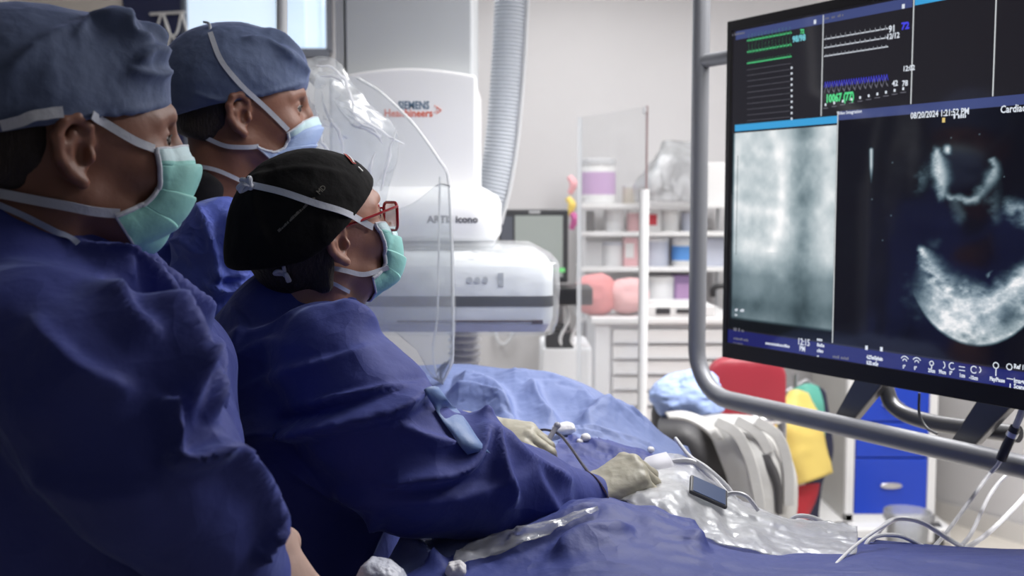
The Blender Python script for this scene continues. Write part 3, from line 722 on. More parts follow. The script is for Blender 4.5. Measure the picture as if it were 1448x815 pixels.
text('lettering', 'SIEMENS', .026, M_ink, MX(P(563, 154, hp)), arm, sx=.78, bold=.0007)
text('lettering', 'Healthineers', .0255, M_org, MX(P(543, 165, hp)), arm, sx=.90, bold=.0006)
mb = MB()
for k, (a, b) in enumerate(((615, 150), (618, 153), (615, 159), (618, 157))): mb.ball(P(a, b, hp), .0018, 5)
mb.tube([P(617, 151, hp), P(624, 156, hp)], .0014, 6).tube([P(624, 156, hp), P(617, 161, hp)], .0014, 6)
obj('arrow_dots', mb, M_org, arm)
text('lettering', 'ARTIS icono', .0235, M_ink2, MX(P(604, 315, Yf-.001)), arm, sx=1.0, bold=.0008)
# clear cover wrapped over the detector
M_wrap = film('clear_wrap_film', haze=.06, rough=.22, fres=.5, bump=.3, bscale=14, glint=.0, stretch=(1, 1, 1.6))
def loftgrid(levels):
    R = [np.array(l) for l in levels]; return np.array([np.vstack([r, r[:1]]) for r in R])
def dense(G, nu, nv):
    A = np.array([cat_lin(g, nv) for g in G]); B = np.array([cat_lin(A[:, j], nu) for j in range(A.shape[1])]).transpose(1, 0, 2); return B
def cat_lin(p, n):
    p = np.asarray(p); s = np.r_[0, np.cumsum(np.linalg.norm(np.diff(p, axis=0), axis=1))]; t = np.linspace(0, s[-1], n)
    return np.stack([np.interp(t, s, p[:, k]) for k in range(3)], 1)
G = loftgrid(body([(L1+.12, R1-.16, Yd+.14, Yd+.38, pz(349, Yd+.08), .05), (L1+.02, R1-.05, Yd+.02, Yd+.5, pz(358, Yd)+.008, .05), (L1-.012, R1+.012, Yd-.012, Yd+.52, zt+.006, .04), (L1-.012, R1+.014, Yd-.016, Yd+.52, pz(415, Yd), .04), (L1-.008, R1+.010, Yd-.012, Yd+.52, pz(455, Yd), .04), (L1+.01, R1-.0, Yd-.006, Yd+.5, pz(474, Yd), .04)]))
G = crumple(dense(G, 60, 220), .005, 6, 5)
obj('plastic_cover', MB().grid(G), M_wrap, det, solid=.0008, label='clear crinkled plastic cover', ang=0)
# ribbed hose from the ceiling and its lower piece
M_hose = mat('grey_ribbed_hose', (0.50, 0.53, 0.58), 0.45, var=.02)
def ribbed(path, R, pitch, amp):
    p = cat_rom(path, 40); L = np.r_[0, np.cumsum(np.linalg.norm(np.diff(p, axis=0), axis=1))]; n = int(L[-1]/pitch*5)
    t = np.linspace(0, L[-1], n); q = np.stack([np.interp(t, L, p[:, k]) for k in range(3)], 1)
    return q, R + amp*np.sin(t/pitch*2*math.pi)
h = thing('ribbed_hose', 'long grey ribbed hose hanging from the ceiling right of the x-ray machine', 'hose', P(697, 320, 3.25))
q, rr = ribbed([P(728, -140, 3.25), P(722, 0, 3.25), P(716, 110, 3.25), P(708, 200, 3.25), P(698, 262, 3.25), P(684, 318, 3.25)], .047, .0115, .003)
obj('hose', MB().tube(q, rr, 28), M_hose, h)
q2 = [a + np.array([.052, -.02, 0]) for a in q[::3]]
obj('side_cord', MB().tube(q2, .006, 8), M_lgrey, h)
h = thing('white_ribbed_tube', 'short pale ribbed tube standing below the detector', 'hose', P(655, 560, 2.95))
q, rr = ribbed([P(655, 440, 2.95), P(657, 500, 2.95), P(655, 600, 2.95)], .043, .019, .005)
obj('tube', MB().tube(q, rr, 24), M_lgrey, h)

# ================================================================== ventilator with monitor
YV = 4.2
v = thing('ventilator', 'grey screened ventilator on a white cart behind the x-ray detector', 'ventilator', (px2(790, YV), YV+.2, 0))
def fb(x0, x1, y0, y1, Yv, d, mb=None, dy=0):  # box from picture rectangle at distance
    return (mb or MB()).box(px2(x0, Yv), px2(x1, Yv), Yv+dy, Yv+dy+d, pz(y1, Yv), pz(y0, Yv))
mon = obj('monitor', fb(705, 804, 296, 400, YV, .05), M_dgrey, v, smooth=False, bevel=.008, bseg=3)
obj('monitor_screen', fb(728, 796, 305, 392, YV, .004, dy=-.003), mat('grey_screen', (.25, .27, .26), .3, emit=(.32, .35, .33), estr=.45, var=.02), mon, smooth=False)
obj('green_bar', fb(782, 799, 379, 385, YV, .003, dy=-.005), mat('green_display_bar', (.1, .4, .1), .3, emit=(.25, .75, .3), estr=.6), mon, smooth=False)
obj('side_panel', fb(708, 725, 306, 396, YV, .004, dy=-.003), mat('blue_grey_panel', (.13, .14, .17), .4), mon, smooth=False)
obj('badge', fb(748, 764, 298.5, 302, YV, .002, dy=-.002), M_lgrey, mon, smooth=False)
obj('keyboard_shelf', fb(772, 836, 404, 428, YV, .2, dy=-.12), M_black, v, smooth=False, bevel=.006)
obj('support_post', fb(786, 800, 425, 500, YV, .05, dy=.1), M_lgrey, v, smooth=False, bevel=.006)
mb = MB()
for x in (806, 822): mb.tube(cat_rom([P(x-10, 425, YV-.02), P(x-2, 450, YV-.03), P(x-14, 480, YV-.02), P(x-4, 500, YV)], 6), .007, 8)
obj('hose_loop', mb, M_white, v)
obj('valve_block', fb(772, 812, 470, 492, YV, .12, dy=-.02).box(px2(780, YV), px2(806, YV), YV-.03, YV+.02, pz(466, YV), pz(458, YV)), M_dgrey, v, smooth=False, bevel=.005)
obj('cart_body', MB().box(px2(766, YV), px2(838, YV), YV-.02, YV+.34, .12, pz(490, YV)), M_white, v, smooth=False, bevel=.015, bseg=3)
obj('base', MB().box(px2(758, YV), px2(840, YV), YV-.06, YV+.36, .07, .13), M_lgrey, v, smooth=False, bevel=.01)
for i, (a, b) in enumerate(((768, -.02), (834, -.02), (768, .3), (834, .3))): obj('caster', MB().tube([(px2(a, YV)-.015, YV+b, .035), (px2(a, YV)+.015, YV+b, .035)], .035, 16), M_dgrey, v)
# coat of cables hook on wall
t = thing('hanging_cable', 'grey looped cable hanging low on the wall behind the detector', 'cable', P(712, 488, 5.5))
obj('loop', MB().tube(cat_rom([P(700, 470, 5.57), P(706, 485, 5.55), P(716, 486, 5.55), P(727, 470, 5.57)], 8), .01, 8), M_lgrey, t)

# ================================================================== clear screen on a white post
YG = 3.6
M_acr = film('acrylic_screen', (0.9, .85, .83), haze=.10, rough=.03, fres=.9, bump=.0)
g = thing('acrylic_screen', 'tall clear acrylic screen on a white post before the shelves', 'screen', (px2(868, YG), YG, 0))
xl, xr, xp = px2(820, YG), px2(915, YG), px2(911, YG)
obj('pane', MB().loft([[(xl, YG-.003, z0), (xr, YG-.003, z1), (xr, YG+.003, z1), (xl, YG+.003, z0)] for z0, z1 in ((.82, .82), (pz(166, YG), pz(150, YG)))]), M_acr, g, smooth=False)
obj('left_edge_strip', MB().box(xl-.009, xl+.006, YG-.006, YG+.006, .82, pz(166, YG)), film('frosted_edge', haze=.55, rough=.2), g, smooth=False)
obj('metal_edge', MB().box(xr-.006, xr, YG-.006, YG+.006, pz(270, YG), pz(150, YG)), mat('rosy_metal_edge', (.35, .25, .25), .35, .3), g, smooth=False)
obj('corner_clip', MB().box(xr-.018, xr-.006, YG-.008, YG+.008, pz(160, YG), pz(152, YG)), M_lgrey, g, smooth=False, bevel=.002)
obj('post', MB().tube([(xp, YG, .06), (xp, YG, pz(268, YG))], .0165, 20), M_white2, g)
obj('foot', MB().box(xp-.28, xp+.05, YG-.03, YG+.03, .03, .07).box(xp-.03, xp+.03, YG-.25, YG+.25, .03, .07), M_white2, g, smooth=False, bevel=.01)
for a, b in ((-.26, 0), (.03, 0), (0, -.23), (0, .23)): obj('caster', MB().tube([(xp+a-.01, YG+b, .02), (xp+a+.01, YG+b, .02)], .02, 14), M_dgrey, g)

# ================================================================== supply cart with drawers and shelf rack
YS = 4.6
c = thing('supply_cart', 'white supply cart with a stack of drawers behind the acrylic screen', 'cart', (px2(930, YS), YS+.25, 0))
xa, xb_ = px2(846, YS), px2(1040, YS); zt_ = pz(448, YS)
obj('cabinet', MB().box(xa, xb_, YS+.02, YS+.5, .12, zt_-.03).box(xa-.012, xa+.055, YS-.005, YS+.5, .12, zt_-.03), M_white, c, smooth=False, bevel=.006)
obj('worktop', MB().box(xa-.03, xb_+.02, YS-.03, YS+.52, zt_-.03, zt_), M_white2, c, smooth=False, bevel=.006)
y = 467
for i in range(6):
    d = obj('drawer', MB().box(px2(868, YS), xb_-.015, YS-.004, YS+.02, pz(y+20, YS), pz(y, YS)), M_white2, c, smooth=False, bevel=.004)
    obj('drawer_grip', MB().box(px2(868, YS)+.01, xb_-.03, YS-.016, YS-.004, pz(y+19, YS), pz(y+16.5, YS)), mat('mid_grey_grip', (.42, .42, .44), .5), d, smooth=False, bevel=.002)  # one even grey for every drawer grip
    y += 22
for a in (864, 1030):
    for b in (.04, .44): obj('caster', MB().tube([(px2(a, YS)-.02, YS+b, .06), (px2(a, YS)+.02, YS+b, .06)], .06, 16), M_dgrey, c)
lock = thing('equipment_tray', 'white tray with dark slots lying on the supply cart', 'tray', (px2(955, YS), YS, zt_))
obj('case', MB().box(px2(916, YS), px2(1012, YS), YS-.025, YS+.3, zt_, zt_+.05), M_white2, lock, smooth=False, bevel=.004)
obj('slot', MB().box(px2(928, YS), px2(948, YS), YS-.03, YS-.02, zt_+.014, zt_+.04), M_dgrey, lock, smooth=False)
obj('slot', MB().box(px2(957, YS), px2(992, YS), YS-.03, YS-.02, zt_+.018, zt_+.036), M_dgrey, lock, smooth=False)
# shelf rack above, standing behind the cart
YR = 5.15
rk = thing('shelf_rack', 'white open shelf rack crowded with supplies against the back wall', 'shelf', (px2(930, YR), YR+.2, 0))
sx0, sx1 = px2(822, YR), px2(1040, YR)
for y_ in (288, 328, 378, 450): obj('shelf', MB().box(sx0, sx1, YR, YR+.38, pz(y_, YR)-.022, pz(y_, YR)), M_white2, rk, smooth=False, bevel=.003)
for a in (sx0+.012, sx1-.012):
    for b in (.015, .365): obj('upright', MB().tube([(a, YR+b, 0), (a, YR+b, pz(280, YR))], .011, 10), M_lgrey, rk)
SH = {k: pz(k, YR) for k in (288, 328, 378, 450)}
def can(x, sh, w, h, m, mtop, lab, catg, band=None, grp=None, Y=YR+.12):
    cx = px2(x, Y); r_ = w/2; z = SH[sh]
    t = thing(catg.replace(' ', '_'), lab, catg, (cx, Y, z), grp)
    obj('body', MB().lathe([(r_*.94, z), (r_, z+.006), (r_, z+h*.82), (r_*.97, z+h*.86)], (cx, Y, 0), 20), m, t)
    obj('lid', MB().lathe([(r_*1.04, z+h*.86), (r_*1.04, z+h*.97), (r_*.98, z+h)], (cx, Y, 0), 20), mtop, t)
    if band: obj('label_patch', MB().lathe([(r_*1.01, z+h*.2), (r_*1.01, z+h*.7)], (cx, Y, 0), 20), band, t)
def carton(x, sh, w, h, m, lab, band=None, grp=None, Y=YR+.06, d=.12, catg='box'):
    cx = px2(x, Y); z = SH[sh]
    t = thing('carton' if catg == 'box' else catg, lab, catg, (cx, Y+d/2, z), grp)
    obj('body', MB().box(cx-w/2, cx+w/2, Y, Y+d, z, z+h), m, t, smooth=False, bevel=.004)
    if band: obj('label_patch', MB().box(cx-w*.42, cx+w*.2, Y-.002, Y, z+h*.3, z+h*.8), band, t, smooth=False)
M_vio = mat('violet_label', (.52, .33, .58), .5); M_pink = mat('pink_paper', (.8, .42, .45), .6); M_cy = mat('blue_plastic', (.12, .33, .75), .4); M_pale = mat('pale_bluish_plastic', (.55, .58, .68), .4)
M_purp = mat('purple_box', (.33, .22, .42), .5); M_red = mat('soft_red', (.6, .06, .08), .5)
can(846, 288, .17, .22, M_white2, M_lgrey, 'large white canister with grey lid and violet label on the top shelf', 'canister', M_vio)
can(890, 288, .07, .09, mat('tan_cup', (.5, .45, .38), .5), M_lgrey, 'small tan jar on the top shelf right of the large canister', 'jar')
carton(832, 328, .06, .10, M_dgrey, 'small black box at the left end of the second shelf')
can(868, 328, .10, .105, M_white, M_white2, 'white tub on the second shelf behind the acrylic screen', 'tub')
can(896, 328, .07, .105, M_pink, M_white2, 'pink topped bottle on the second shelf by the white post', 'bottle', M_pink)
carton(925, 328, .07, .105, M_white2, 'white box with a red mark just right of the white post', M_red)
can(946, 328, .10, .105, M_white2, M_white2, 'white round tub on the second shelf right of the white post', 'tub')
can(975, 328, .08, .105, M_pale, M_lgrey, 'bluish grey bottle on the second shelf beside the display frame', 'bottle')
carton(838, 378, .10, .12, M_lgrey, 'light grey carton at the left end of the third shelf')
can(866, 378, .12, .12, M_white, M_pale, 'white bowl-like tub on the middle of the third shelf', 'tub')
carton(893, 378, .07, .142, M_pink, 'narrow pink carton on the third shelf behind the acrylic', M_white2)
can(928, 378, .13, .142, M_pale, M_white, 'pale bluish bottle on the third shelf right of the white post', 'bottle')
can(966, 378, .11, .142, M_white2, M_white, 'white bottle with a blue band at the right of the third shelf', 'bottle', M_cy)
carton(832, 450, .12, .13, M_lgrey, 'pale grey box with pink marks on the lowest shelf', M_pink)
carton(880, 450, .20, .15, M_white2, 'wide white box on the lowest shelf behind the acrylic')
can(935, 450, .16, .20, M_white, M_white2, 'wide white pot on the lowest shelf right of the white post', 'pot')
carton(975, 450, .14, .205, M_purp, 'purple box with a pale label beside the display frame', M_vio)
carton(1015, 288, .10, .2, M_white2, 'white box on the top shelf between the frame and the display')
carton(1014, 378, .10, .142, M_pale, 'tall pale box on the third shelf between frame and display')
# pink folded cloths on the cart
def blob(name, lab, catg, c_, r_, m, amp=.01, sc=12, seed=0, n=28, grp=None, bottom=None, parent=None):
    T = np.linspace(0.0001, math.pi-.0001, n); A = np.linspace(0, 2*math.pi, 2*n, endpoint=False)
    G = np.array([[(math.copysign(abs(math.sin(t)*math.cos(a))**.8, math.cos(a))*r_[0], math.copysign(abs(math.sin(t)*math.sin(a))**.8, math.sin(a))*r_[1], -math.cos(t)*r_[2]) for a in A] for t in T]) + np.array(c_)
    d = G - np.array(c_); d /= np.linalg.norm(d, axis=-1, keepdims=True)
    G = G + d*(fbm(G[..., 0]*sc, G[..., 1]*sc, G[..., 2]*sc, seed, 4, True)*amp)[..., None]
    if bottom is not None: G[..., 2] = np.maximum(G[..., 2], bottom)
    m_, n_ = G.shape[:2]; F = [(i*n_ + j, i*n_ + (j+1) % n_, (i+1)*n_ + (j+1) % n_, (i+1)*n_ + j) for i in range(m_-1) for j in range(n_)]
    o = raw(name, G.reshape(-1, 3), F, m, parent, ang=0)
    if lab: tag(o, lab, catg, grp)
    return o
zt2_ = zt_
blob('folded_cloth', 'salmon pink cloth bundle at the left of the supply cart top', 'cloth', (px2(845, YS), YS+.1, zt2_+.09), (.09, .09, .085), mat('salmon_cloth', (.75, .28, .28), .8, bump=.2), .015, 12, 3, bottom=zt2_)
blob('folded_cloth', 'pale pink cloth bundle in the middle of the supply cart top', 'cloth', (px2(893, YS), YS+.1, zt2_+.08), (.085, .09, .075), mat('pale_pink_cloth', (.8, .45, .45), .8, bump=.2), .015, 12, 8, bottom=zt2_)
# red and violet bundle hung beside the screen
t = thing('tape_bundle', 'small pink and yellow bundle of tapes hanging left of the shelf rack', 'tape', P(809, 300, 5.1))
mb = MB()
for i, (a, b, m) in enumerate(((808, 262, M_pink), (806, 292, mat('yellow_tape', (.8, .6, .15), .5)), (810, 312, mat('magenta_tape', (.5, .12, .3), .5)))):
    obj('tape_piece', MB().tube(cat_rom([P(a-3, b-12, 5.1), P(a+3, b-2, 5.09), P(a-2, b+12, 5.1)], 6), [.014, .02, .012], 10), m, t)
obj('hook_line', MB().tube([P(808, 330, 5.1), P(808, 262, 5.1), P(812, 258, 5.13), P(824, 286, 5.17)], .004, 6), M_lgrey, t)
# clear bag on top of rack
G = sheet_pts([[(895, 286, 5.1), (930, 286, 5.0), (985, 286, 5.1)], [(898, 255, 5.1), (930, 250, 4.95), (985, 255, 5.1)], [(920, 225, 5.15), (935, 218, 5.0), (985, 215, 5.1)], [(935, 200, 5.2), (945, 196, 5.15), (980, 198, 5.2)]], 10, 8)
tag(raw('clear_bag', crumple(G, .02, 8, 3).reshape(-1, 3), MB().grid(G).f, film('bag_film', haze=.35, rough=.2, bump=.6), solid=.001, ang=0), 'large clear plastic bag slumped on top of the shelf rack', 'bag')
# dark hook arm by the frame
t = thing('wall_handle', 'small black curved handle between the display and its frame', 'handle', P(1014, 415, 4.9))
obj('grip', MB().tube(cat_rom([P(1008, 420, 4.9), P(1009, 408, 4.9), P(1018, 404, 4.9), P(1030, 405, 4.9)], 6), .014, 10), M_black, t)

# ================================================================== blue drawer cabinet
YB = 4.72
k = thing('drawer_cabinet', 'grey sided cabinet on wheels with bright blue drawers', 'cabinet', ((px2(1215, YB)+px2(1335, YB))/2, YB+.3, 0))
bx0, bx1 = px2(1206, YB), px2(1336, YB); bz0, bz1 = pz(738, YB), 1.12
M_side = mat('cabinet_side_grey', (.47, .46, .44), .5); M_blue = mat('blue_drawer_front', (.010, .055, .52), .35, var=.03)
obj('carcass', MB().box(bx0, bx1, YB+.03, YB+.58, bz0, bz1), M_side, k, smooth=False, bevel=.004)
obj('front_frame', MB().box(bx0, px2(1218, YB), YB, YB+.03, bz0, bz1).box(px2(1324, YB), bx1, YB, YB+.03, bz0, bz1).box(bx0, bx1, YB, YB+.03, bz0, pz(727, YB)), M_white2, k, smooth=False, bevel=.003)
ys = [(727, 649), (647, 598), (596, 548), (546, 500), (498, 452)]
for a, b in ys:
    d = obj('drawer', MB().box(px2(1219, YB), px2(1323, YB), YB-.004, YB+.03, pz(a, YB), min(pz(b, YB), bz1-.005)), M_blue, k, smooth=False, bevel=.004)
    zc = pz((a+b)/2 if a != 727 else 686, YB); xc = px2(1270, YB)
    obj('handle', MB().prism([(xc + .05*math.cos(q), zc + .014*math.sin(q)) for q in np.linspace(0, 2*math.pi, 20)[:-1]], YB-.02, YB-.003, MF), M_chrome, d, bevel=.004, label='oval chrome handle')
obj('base_plinth', MB().loft([[(x, y, z) for x, y in rrect(bx0-.10, bx1+.05, YB-.1, YB+.62, .06)] for z in (bz0-.07, bz0)]), M_white2, k, ang=50, bevel=.01)
for a in (bx0-.03, bx1-.02):
    for b in (-.05, .55):
        w = obj('caster', MB().tube([(a-.022, YB+b, .06), (a+.022, YB+b, .06)], .06, 20), M_dgrey, k)
        obj('caster_cover', MB().tube([(a-.03, YB+b, .062), (a+.03, YB+b, .062)], .045, 20), M_white2, w)
# second cabinet side strip and clear bin
YT = 4.35
t = thing('clear_bin', 'clear plastic bin standing in front of the blue drawers', 'bin', (px2(1297, YT), YT, pz(790, YT) if pz(790, YT) > 0 else 0))
cx = px2(1297, YT); zb0 = 0.0; zb1 = pz(702, YT)
M_binf = film('bin_plastic', haze=.3, rough=.15, bump=.2)
obj('bin_wall', MB().lathe([(.07, 0), (.088, zb1-.03), (.098, zb1-.03), (.098, zb1), (.092, zb1), (.082, zb1-.04), (.064, .01)], (cx, YT, 0), 26), M_binf, t)
obj('bin_liner', MB().lathe([(.066, .012), (.08, zb1-.06), (.078, zb1-.06), (.06, .02)], (cx, YT, 0), 22), film('liner_film', haze=.45, rough=.3, bump=.6), t)
t.location[2] = 0

# ================================================================== red chair, lead aprons
YCH = 3.75
ch = thing('office_chair', 'red leather office chair behind the hanging display', 'chair', (px2(1060, YCH), YCH, 0))
M_rl = mat('red_leather', (.33, .028, .045), .38, bump=.05, bscale=90)
out = rrect(px2(1005, YCH), px2(1118, YCH), pz(606, YCH), pz(506, YCH), .075, 8)
def pillow(outline, y0, y1, bulge, mb=None):
    o = np.array(outline); c_ = o.mean(0); rings = []
    for s_, yy in ((.86, y0-bulge), (.96, y0-bulge*.5), (1, y0), (1, y1), (.96, y1+bulge*.5), (.86, y1+bulge)):
        rings.append([(c_[0] + (p[0]-c_[0])*s_, yy, c_[1] + (p[1]-c_[1])*s_) for p in o])
    return (mb or MB()).loft(rings[::-1])
obj('backrest', pillow(out, YCH, YCH+.05, .02), M_rl, ch, ang=60, sub=1)
sx = px2(1062, YCH)
obj('seat', MB().loft([[(x, y, z) for x, y in rrect(sx-.22+i_, sx+.22-i_, YCH+.06+i_, YCH+.5-i_, .08)] for z, i_ in ((.47, .02), (.48, 0), (.54, 0), (.56, .03))]), M_rl, ch, ang=60)
obj('back_bar', MB().tube([(sx, YCH+.07, .85), (sx, YCH+.09, .6), (sx, YCH+.2, .47)], .02, 10), M_black, ch)
obj('gas_column', MB().tube([(sx, YCH-.2, .12), (sx, YCH-.2, .47)], .028, 14), M_chrome, ch)
for i in range(5):
    a = 2*math.pi*i/5 + .3; e = (sx + .28*math.cos(a), YCH-.2 + .28*math.sin(a))
    l = obj('base_leg', MB().tube([(sx, YCH-.2, .12), (e[0], e[1], .085)], [.03, .018], 10), M_black, ch)
    obj('caster', MB().tube([(e[0]-.015, e[1], .03), (e[0]+.015, e[1], .03)], .03, 14), M_black, l)
def apron(name, lab, catg, rows, m, th=.012, amp=.004, sc=9, seed=0, nu=8, nv=8, **kw):
    G = sheet_pts(rows, nu, nv); G = crumple(G, amp, sc, seed); o = raw(name, G.reshape(-1, 3), MB().grid(G).f, m, solid=th, ang=0, **kw)
    if lab: tag(o, lab, catg)
    return o
M_ap1 = mat('charcoal_vinyl', (.05, .048, .05), .55, bump=.1); M_ap2 = mat('pale_grey_vinyl', (.46, .455, .44), .5, bump=.1)
Ya = 3.15
# a rolling stool/rail carrying the aprons
rail = thing('apron_rail', 'low steel rail stand carrying the draped lead aprons', 'stand', (px2(1010, Ya), Ya+.08, 0))
obj('top_bar', MB().tube([P(938, 594, Ya+.08), P(1110, 594, Ya+.08)], .014, 12), M_chrome, rail)
for x in (942, 1106): obj('leg', MB().tube([P(x, 594, Ya+.08), P(x, 594, Ya+.08)*np.array([1, 1, 0]) + np.array([0, 0, .02])], .014, 12), M_chrome, rail); obj('foot', MB().tube([P(x, 594, Ya-.12)*np.array([1, 1, 0]) + np.array([0, 0, .02]), P(x, 594, Ya+.28)*np.array([1, 1, 0]) + np.array([0, 0, .02])], .014, 12), M_chrome, rail)
apron('lead_apron', 'charcoal lead apron draped over the rail under the blue bundle', 'apron', [[(938, 588, 3.2), (965, 590, 3.2), (1000, 598, 3.2)], [(930, 606, 3.1), (970, 608, 3.06), (1010, 622, 3.08)], [(935, 655, 3.06), (985, 660, 3.02), (1030, 672, 3.06)], [(950, 735, 3.06), (1000, 740, 3.02), (1045, 745, 3.06)]], M_ap1, seed=2)
apron('lead_apron', 'pale grey lead apron with broad straps over the rail beside the charcoal one', 'apron', [[(985, 588, 3.16), (1020, 590, 3.14), (1060, 592, 3.14), (1085, 602, 3.16)], [(1000, 604, 3.04), (1034, 602, 3.0), (1075, 606, 3.0), (1106, 630, 3.04)], [(1018, 644, 3.0), (1050, 644, 2.96), (1090, 652, 2.96), (1122, 672, 3.0)], [(1034, 692, 3.0), (1062, 695, 2.96), (1095, 700, 2.96), (1125, 712, 3.0)], [(1040, 752, 3.0), (1062, 756, 2.96), (1095, 758, 2.96), (1118, 760, 3.0)]], M_ap2, th=.016, seed=5)
apron('apron_strap', 'curved pale strap lying across the charcoal apron', 'strap', [[(940, 584, 3.0), (965, 583, 3.0), (990, 590, 3.0), (1010, 604, 2.98), (1022, 622, 2.97)], [(945, 592, 2.99), (968, 594, 2.98), (988, 603, 2.97), (1000, 612, 2.96), (1008, 622, 2.96)]], M_ap2, th=.01, amp=.001)
for i_, pts_ in enumerate(([(1012, 596), (1040, 612), (1060, 650), (1072, 700), (1076, 745)], [(1040, 594), (1070, 612), (1088, 640)], [(1068, 594), (1100, 618), (1114, 660), (1116, 715)])):
    a_ = np.array([P(x_, y_, 2.955 if i_ else 2.95) for x_, y_ in pts_]); q_ = cat_rom(a_, 8)
    o_ = obj('apron_strap', MB().ribbon(q_, [(-.2, -1, .2)]*len(q_), .030, .008), M_ap2, bevel=.002); tag(o_, ('pale strap curving down the left of the pale grey apron', 'short pale strap over the top of the pale grey apron', 'pale strap along the right edge of the pale grey apron')[i_], 'strap')
apron('apron_slit', 'narrow dark slit opening in the pale grey apron', 'opening', [[(1077, 643, 2.95), (1084, 641, 2.95), (1090, 646, 2.945)], [(1084, 664, 2.945), (1093, 664, 2.94), (1101, 670, 2.945)], [(1094, 690, 2.945), (1101, 692, 2.94), (1106, 694, 2.945)], [(1097, 725, 2.95), (1101, 728, 2.945), (1106, 728, 2.95)]], M_ap1, th=.004, amp=0)
M_yel = mat('yellow_vinyl', (.78, .60, .16), .5, bump=.08); M_tl = mat('teal_vinyl', (.12, .45, .36), .5, bump=.08); M_rd2 = mat('red_vinyl', (.45, .015, .03), .5)
Yh = 4.50
hr = thing('apron_hanger', 'slim steel stand hung with yellow, teal and red aprons', 'stand', (px2(1140, Yh), Yh+.12, 0))
obj('pole', MB().tube([(px2(1140, Yh), Yh+.12, .03), (px2(1140, Yh), Yh+.12, pz(535, Yh))], .014, 12), M_chrome, hr)
obj('cross_arm', MB().tube([P(1108, 556, Yh+.12), P(1140, 538, Yh+.12), P(1166, 556, Yh+.12)], .01, 10), M_chrome, hr)
obj('foot_ring', MB().lathe([(.2, 0), (.2, .02), (.02, .035)], (px2(1140, Yh), Yh+.12, 0), 24), M_dgrey, hr)
apron('lead_apron', 'yellow apron hanging over the red one, right of the chair', 'apron', [[(1118, 556, 4.42), (1128, 553, 4.40), (1140, 558, 4.42)], [(1094, 602, 4.38), (1120, 596, 4.34), (1158, 590, 4.38)], [(1104, 640, 4.38), (1130, 640, 4.33), (1167, 630, 4.38)], [(1120, 686, 4.40), (1145, 680, 4.34), (1175, 668, 4.40)]], M_yel, amp=.01, seed=4)
apron('lead_apron', 'teal apron showing at the top behind the yellow one', 'apron', [[(1120, 552, 4.50), (1140, 543, 4.48), (1156, 547, 4.50)], [(1122, 575, 4.48), (1145, 572, 4.46), (1163, 570, 4.48)], [(1130, 620, 4.49), (1150, 620, 4.47), (1166, 615, 4.49)]], M_tl, seed=6)
apron('lead_apron', 'red apron hanging lowest, below the yellow one', 'apron', [[(1122, 690, 4.42), (1140, 686, 4.42), (1158, 684, 4.45)], [(1122, 715, 4.42), (1138, 712, 4.42), (1154, 700, 4.45)], [(1122, 752, 4.44), (1130, 752, 4.44), (1136, 745, 4.46)]], M_rd2, seed=7)
apron('lead_apron', 'navy apron edge hanging behind the yellow and red ones', 'apron', [[(1152, 545, 4.54), (1160, 548, 4.53), (1166, 556, 4.54)], [(1150, 620, 4.54), (1165, 615, 4.53), (1177, 640, 4.54)], [(1138, 690, 4.54), (1150, 690, 4.53), (1161, 688, 4.54)], [(1136, 765, 4.54), (1146, 765, 4.53), (1154, 762, 4.54)]], mat('navy_vinyl', (.015, .018, .05), .5), seed=8)
blob('gown_bundle', 'crumpled light blue gown bundle lying on the aprons', 'bundle', P(974, 559, 3.2), (.105, .08, .064), mat('light_blue_fabric', (.36, .47, .78), .75, bump=.3, bscale=40), .022, 14, 9, n=64)
blob('dark_cushion', 'dark cushion edge standing behind the blue bundle', 'cushion', P(940, 590, 3.42), (.04, .06, .10), M_ap1, .004, 10, 2)
# ================================================================== patient table and drapes
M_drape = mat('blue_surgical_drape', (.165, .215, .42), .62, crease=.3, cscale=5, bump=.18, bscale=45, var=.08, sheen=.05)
M_drape2 = mat('deep_blue_shaded_drape', (.036, .052, .225), .6, crease=.45, cscale=7, bump=.2, bscale=45, var=.1, sheen=.05)  # deeper blue puts the shade of the near drape into its colour
ctl = [  # picture x, y at a distance -> surface height
 (560, 520, 2.3), (630, 521, 2.25), (700, 523, 2.25), (780, 530, 2.2), (850, 556, 2.15), (900, 592, 2.1), (948, 622, 2.02),
 (850, 578, 2.32), (900, 612, 2.3), (950, 650, 2.3), (1000, 680, 2.2), (780, 540, 2.32), (620, 600, 1.95), (680, 590, 1.95), (760, 585, 1.97), (840, 595, 1.95), (905, 618, 1.95), (940, 640, 1.93),
 (720, 628, 1.78), (800, 640, 1.78), (870, 655, 1.76), (930, 672, 1.74),
 (700, 665, 1.62), (780, 675, 1.62), (860, 690, 1.60), (930, 705, 1.60), (985, 715, 1.62),
 (700, 720, 1.48), (780, 712, 1.47), (850, 718, 1.44), (900, 722, 1.42), (950, 745, 1.42), (1010, 765, 1.42),
 (620, 765, 1.36), (690, 770, 1.32), (760, 765, 1.30), (840, 735, 1.32), (900, 728, 1.34), (960, 765, 1.32), (1060, 790, 1.34),
 (1200, 790, 1.42), (1330, 789, 1.46), (1448, 789, 1.48), (1600, 792, 1.46),
 (1200, 796, 1.32), (1400, 800, 1.34), (1600, 800, 1.34), (1100, 780, 1.45),
 (560, 800, 1.28), (650, 810, 1.22), (760, 812, 1.2), (870, 812, 1.18), (1000, 815, 1.2), (1200, 830, 1.2), (1450, 840, 1.2), (600, 870, 1.1), (900, 870, 1.05), (1300, 880, 1.05), (1600, 880, 1.1), (800, 920, .98)]
C3 = np.array([P(*c_) for c_ in ctl])
def tps(A, B):
    d = np.sqrt(((A[:, None] - B[None])**2).sum(-1)) + 1e-9; return d*d*np.log(d)
XY = C3[:, :2]; K = tps(XY, XY) + np.eye(len(XY))*2e-3; Q = np.c_[np.ones(len(XY)), XY]
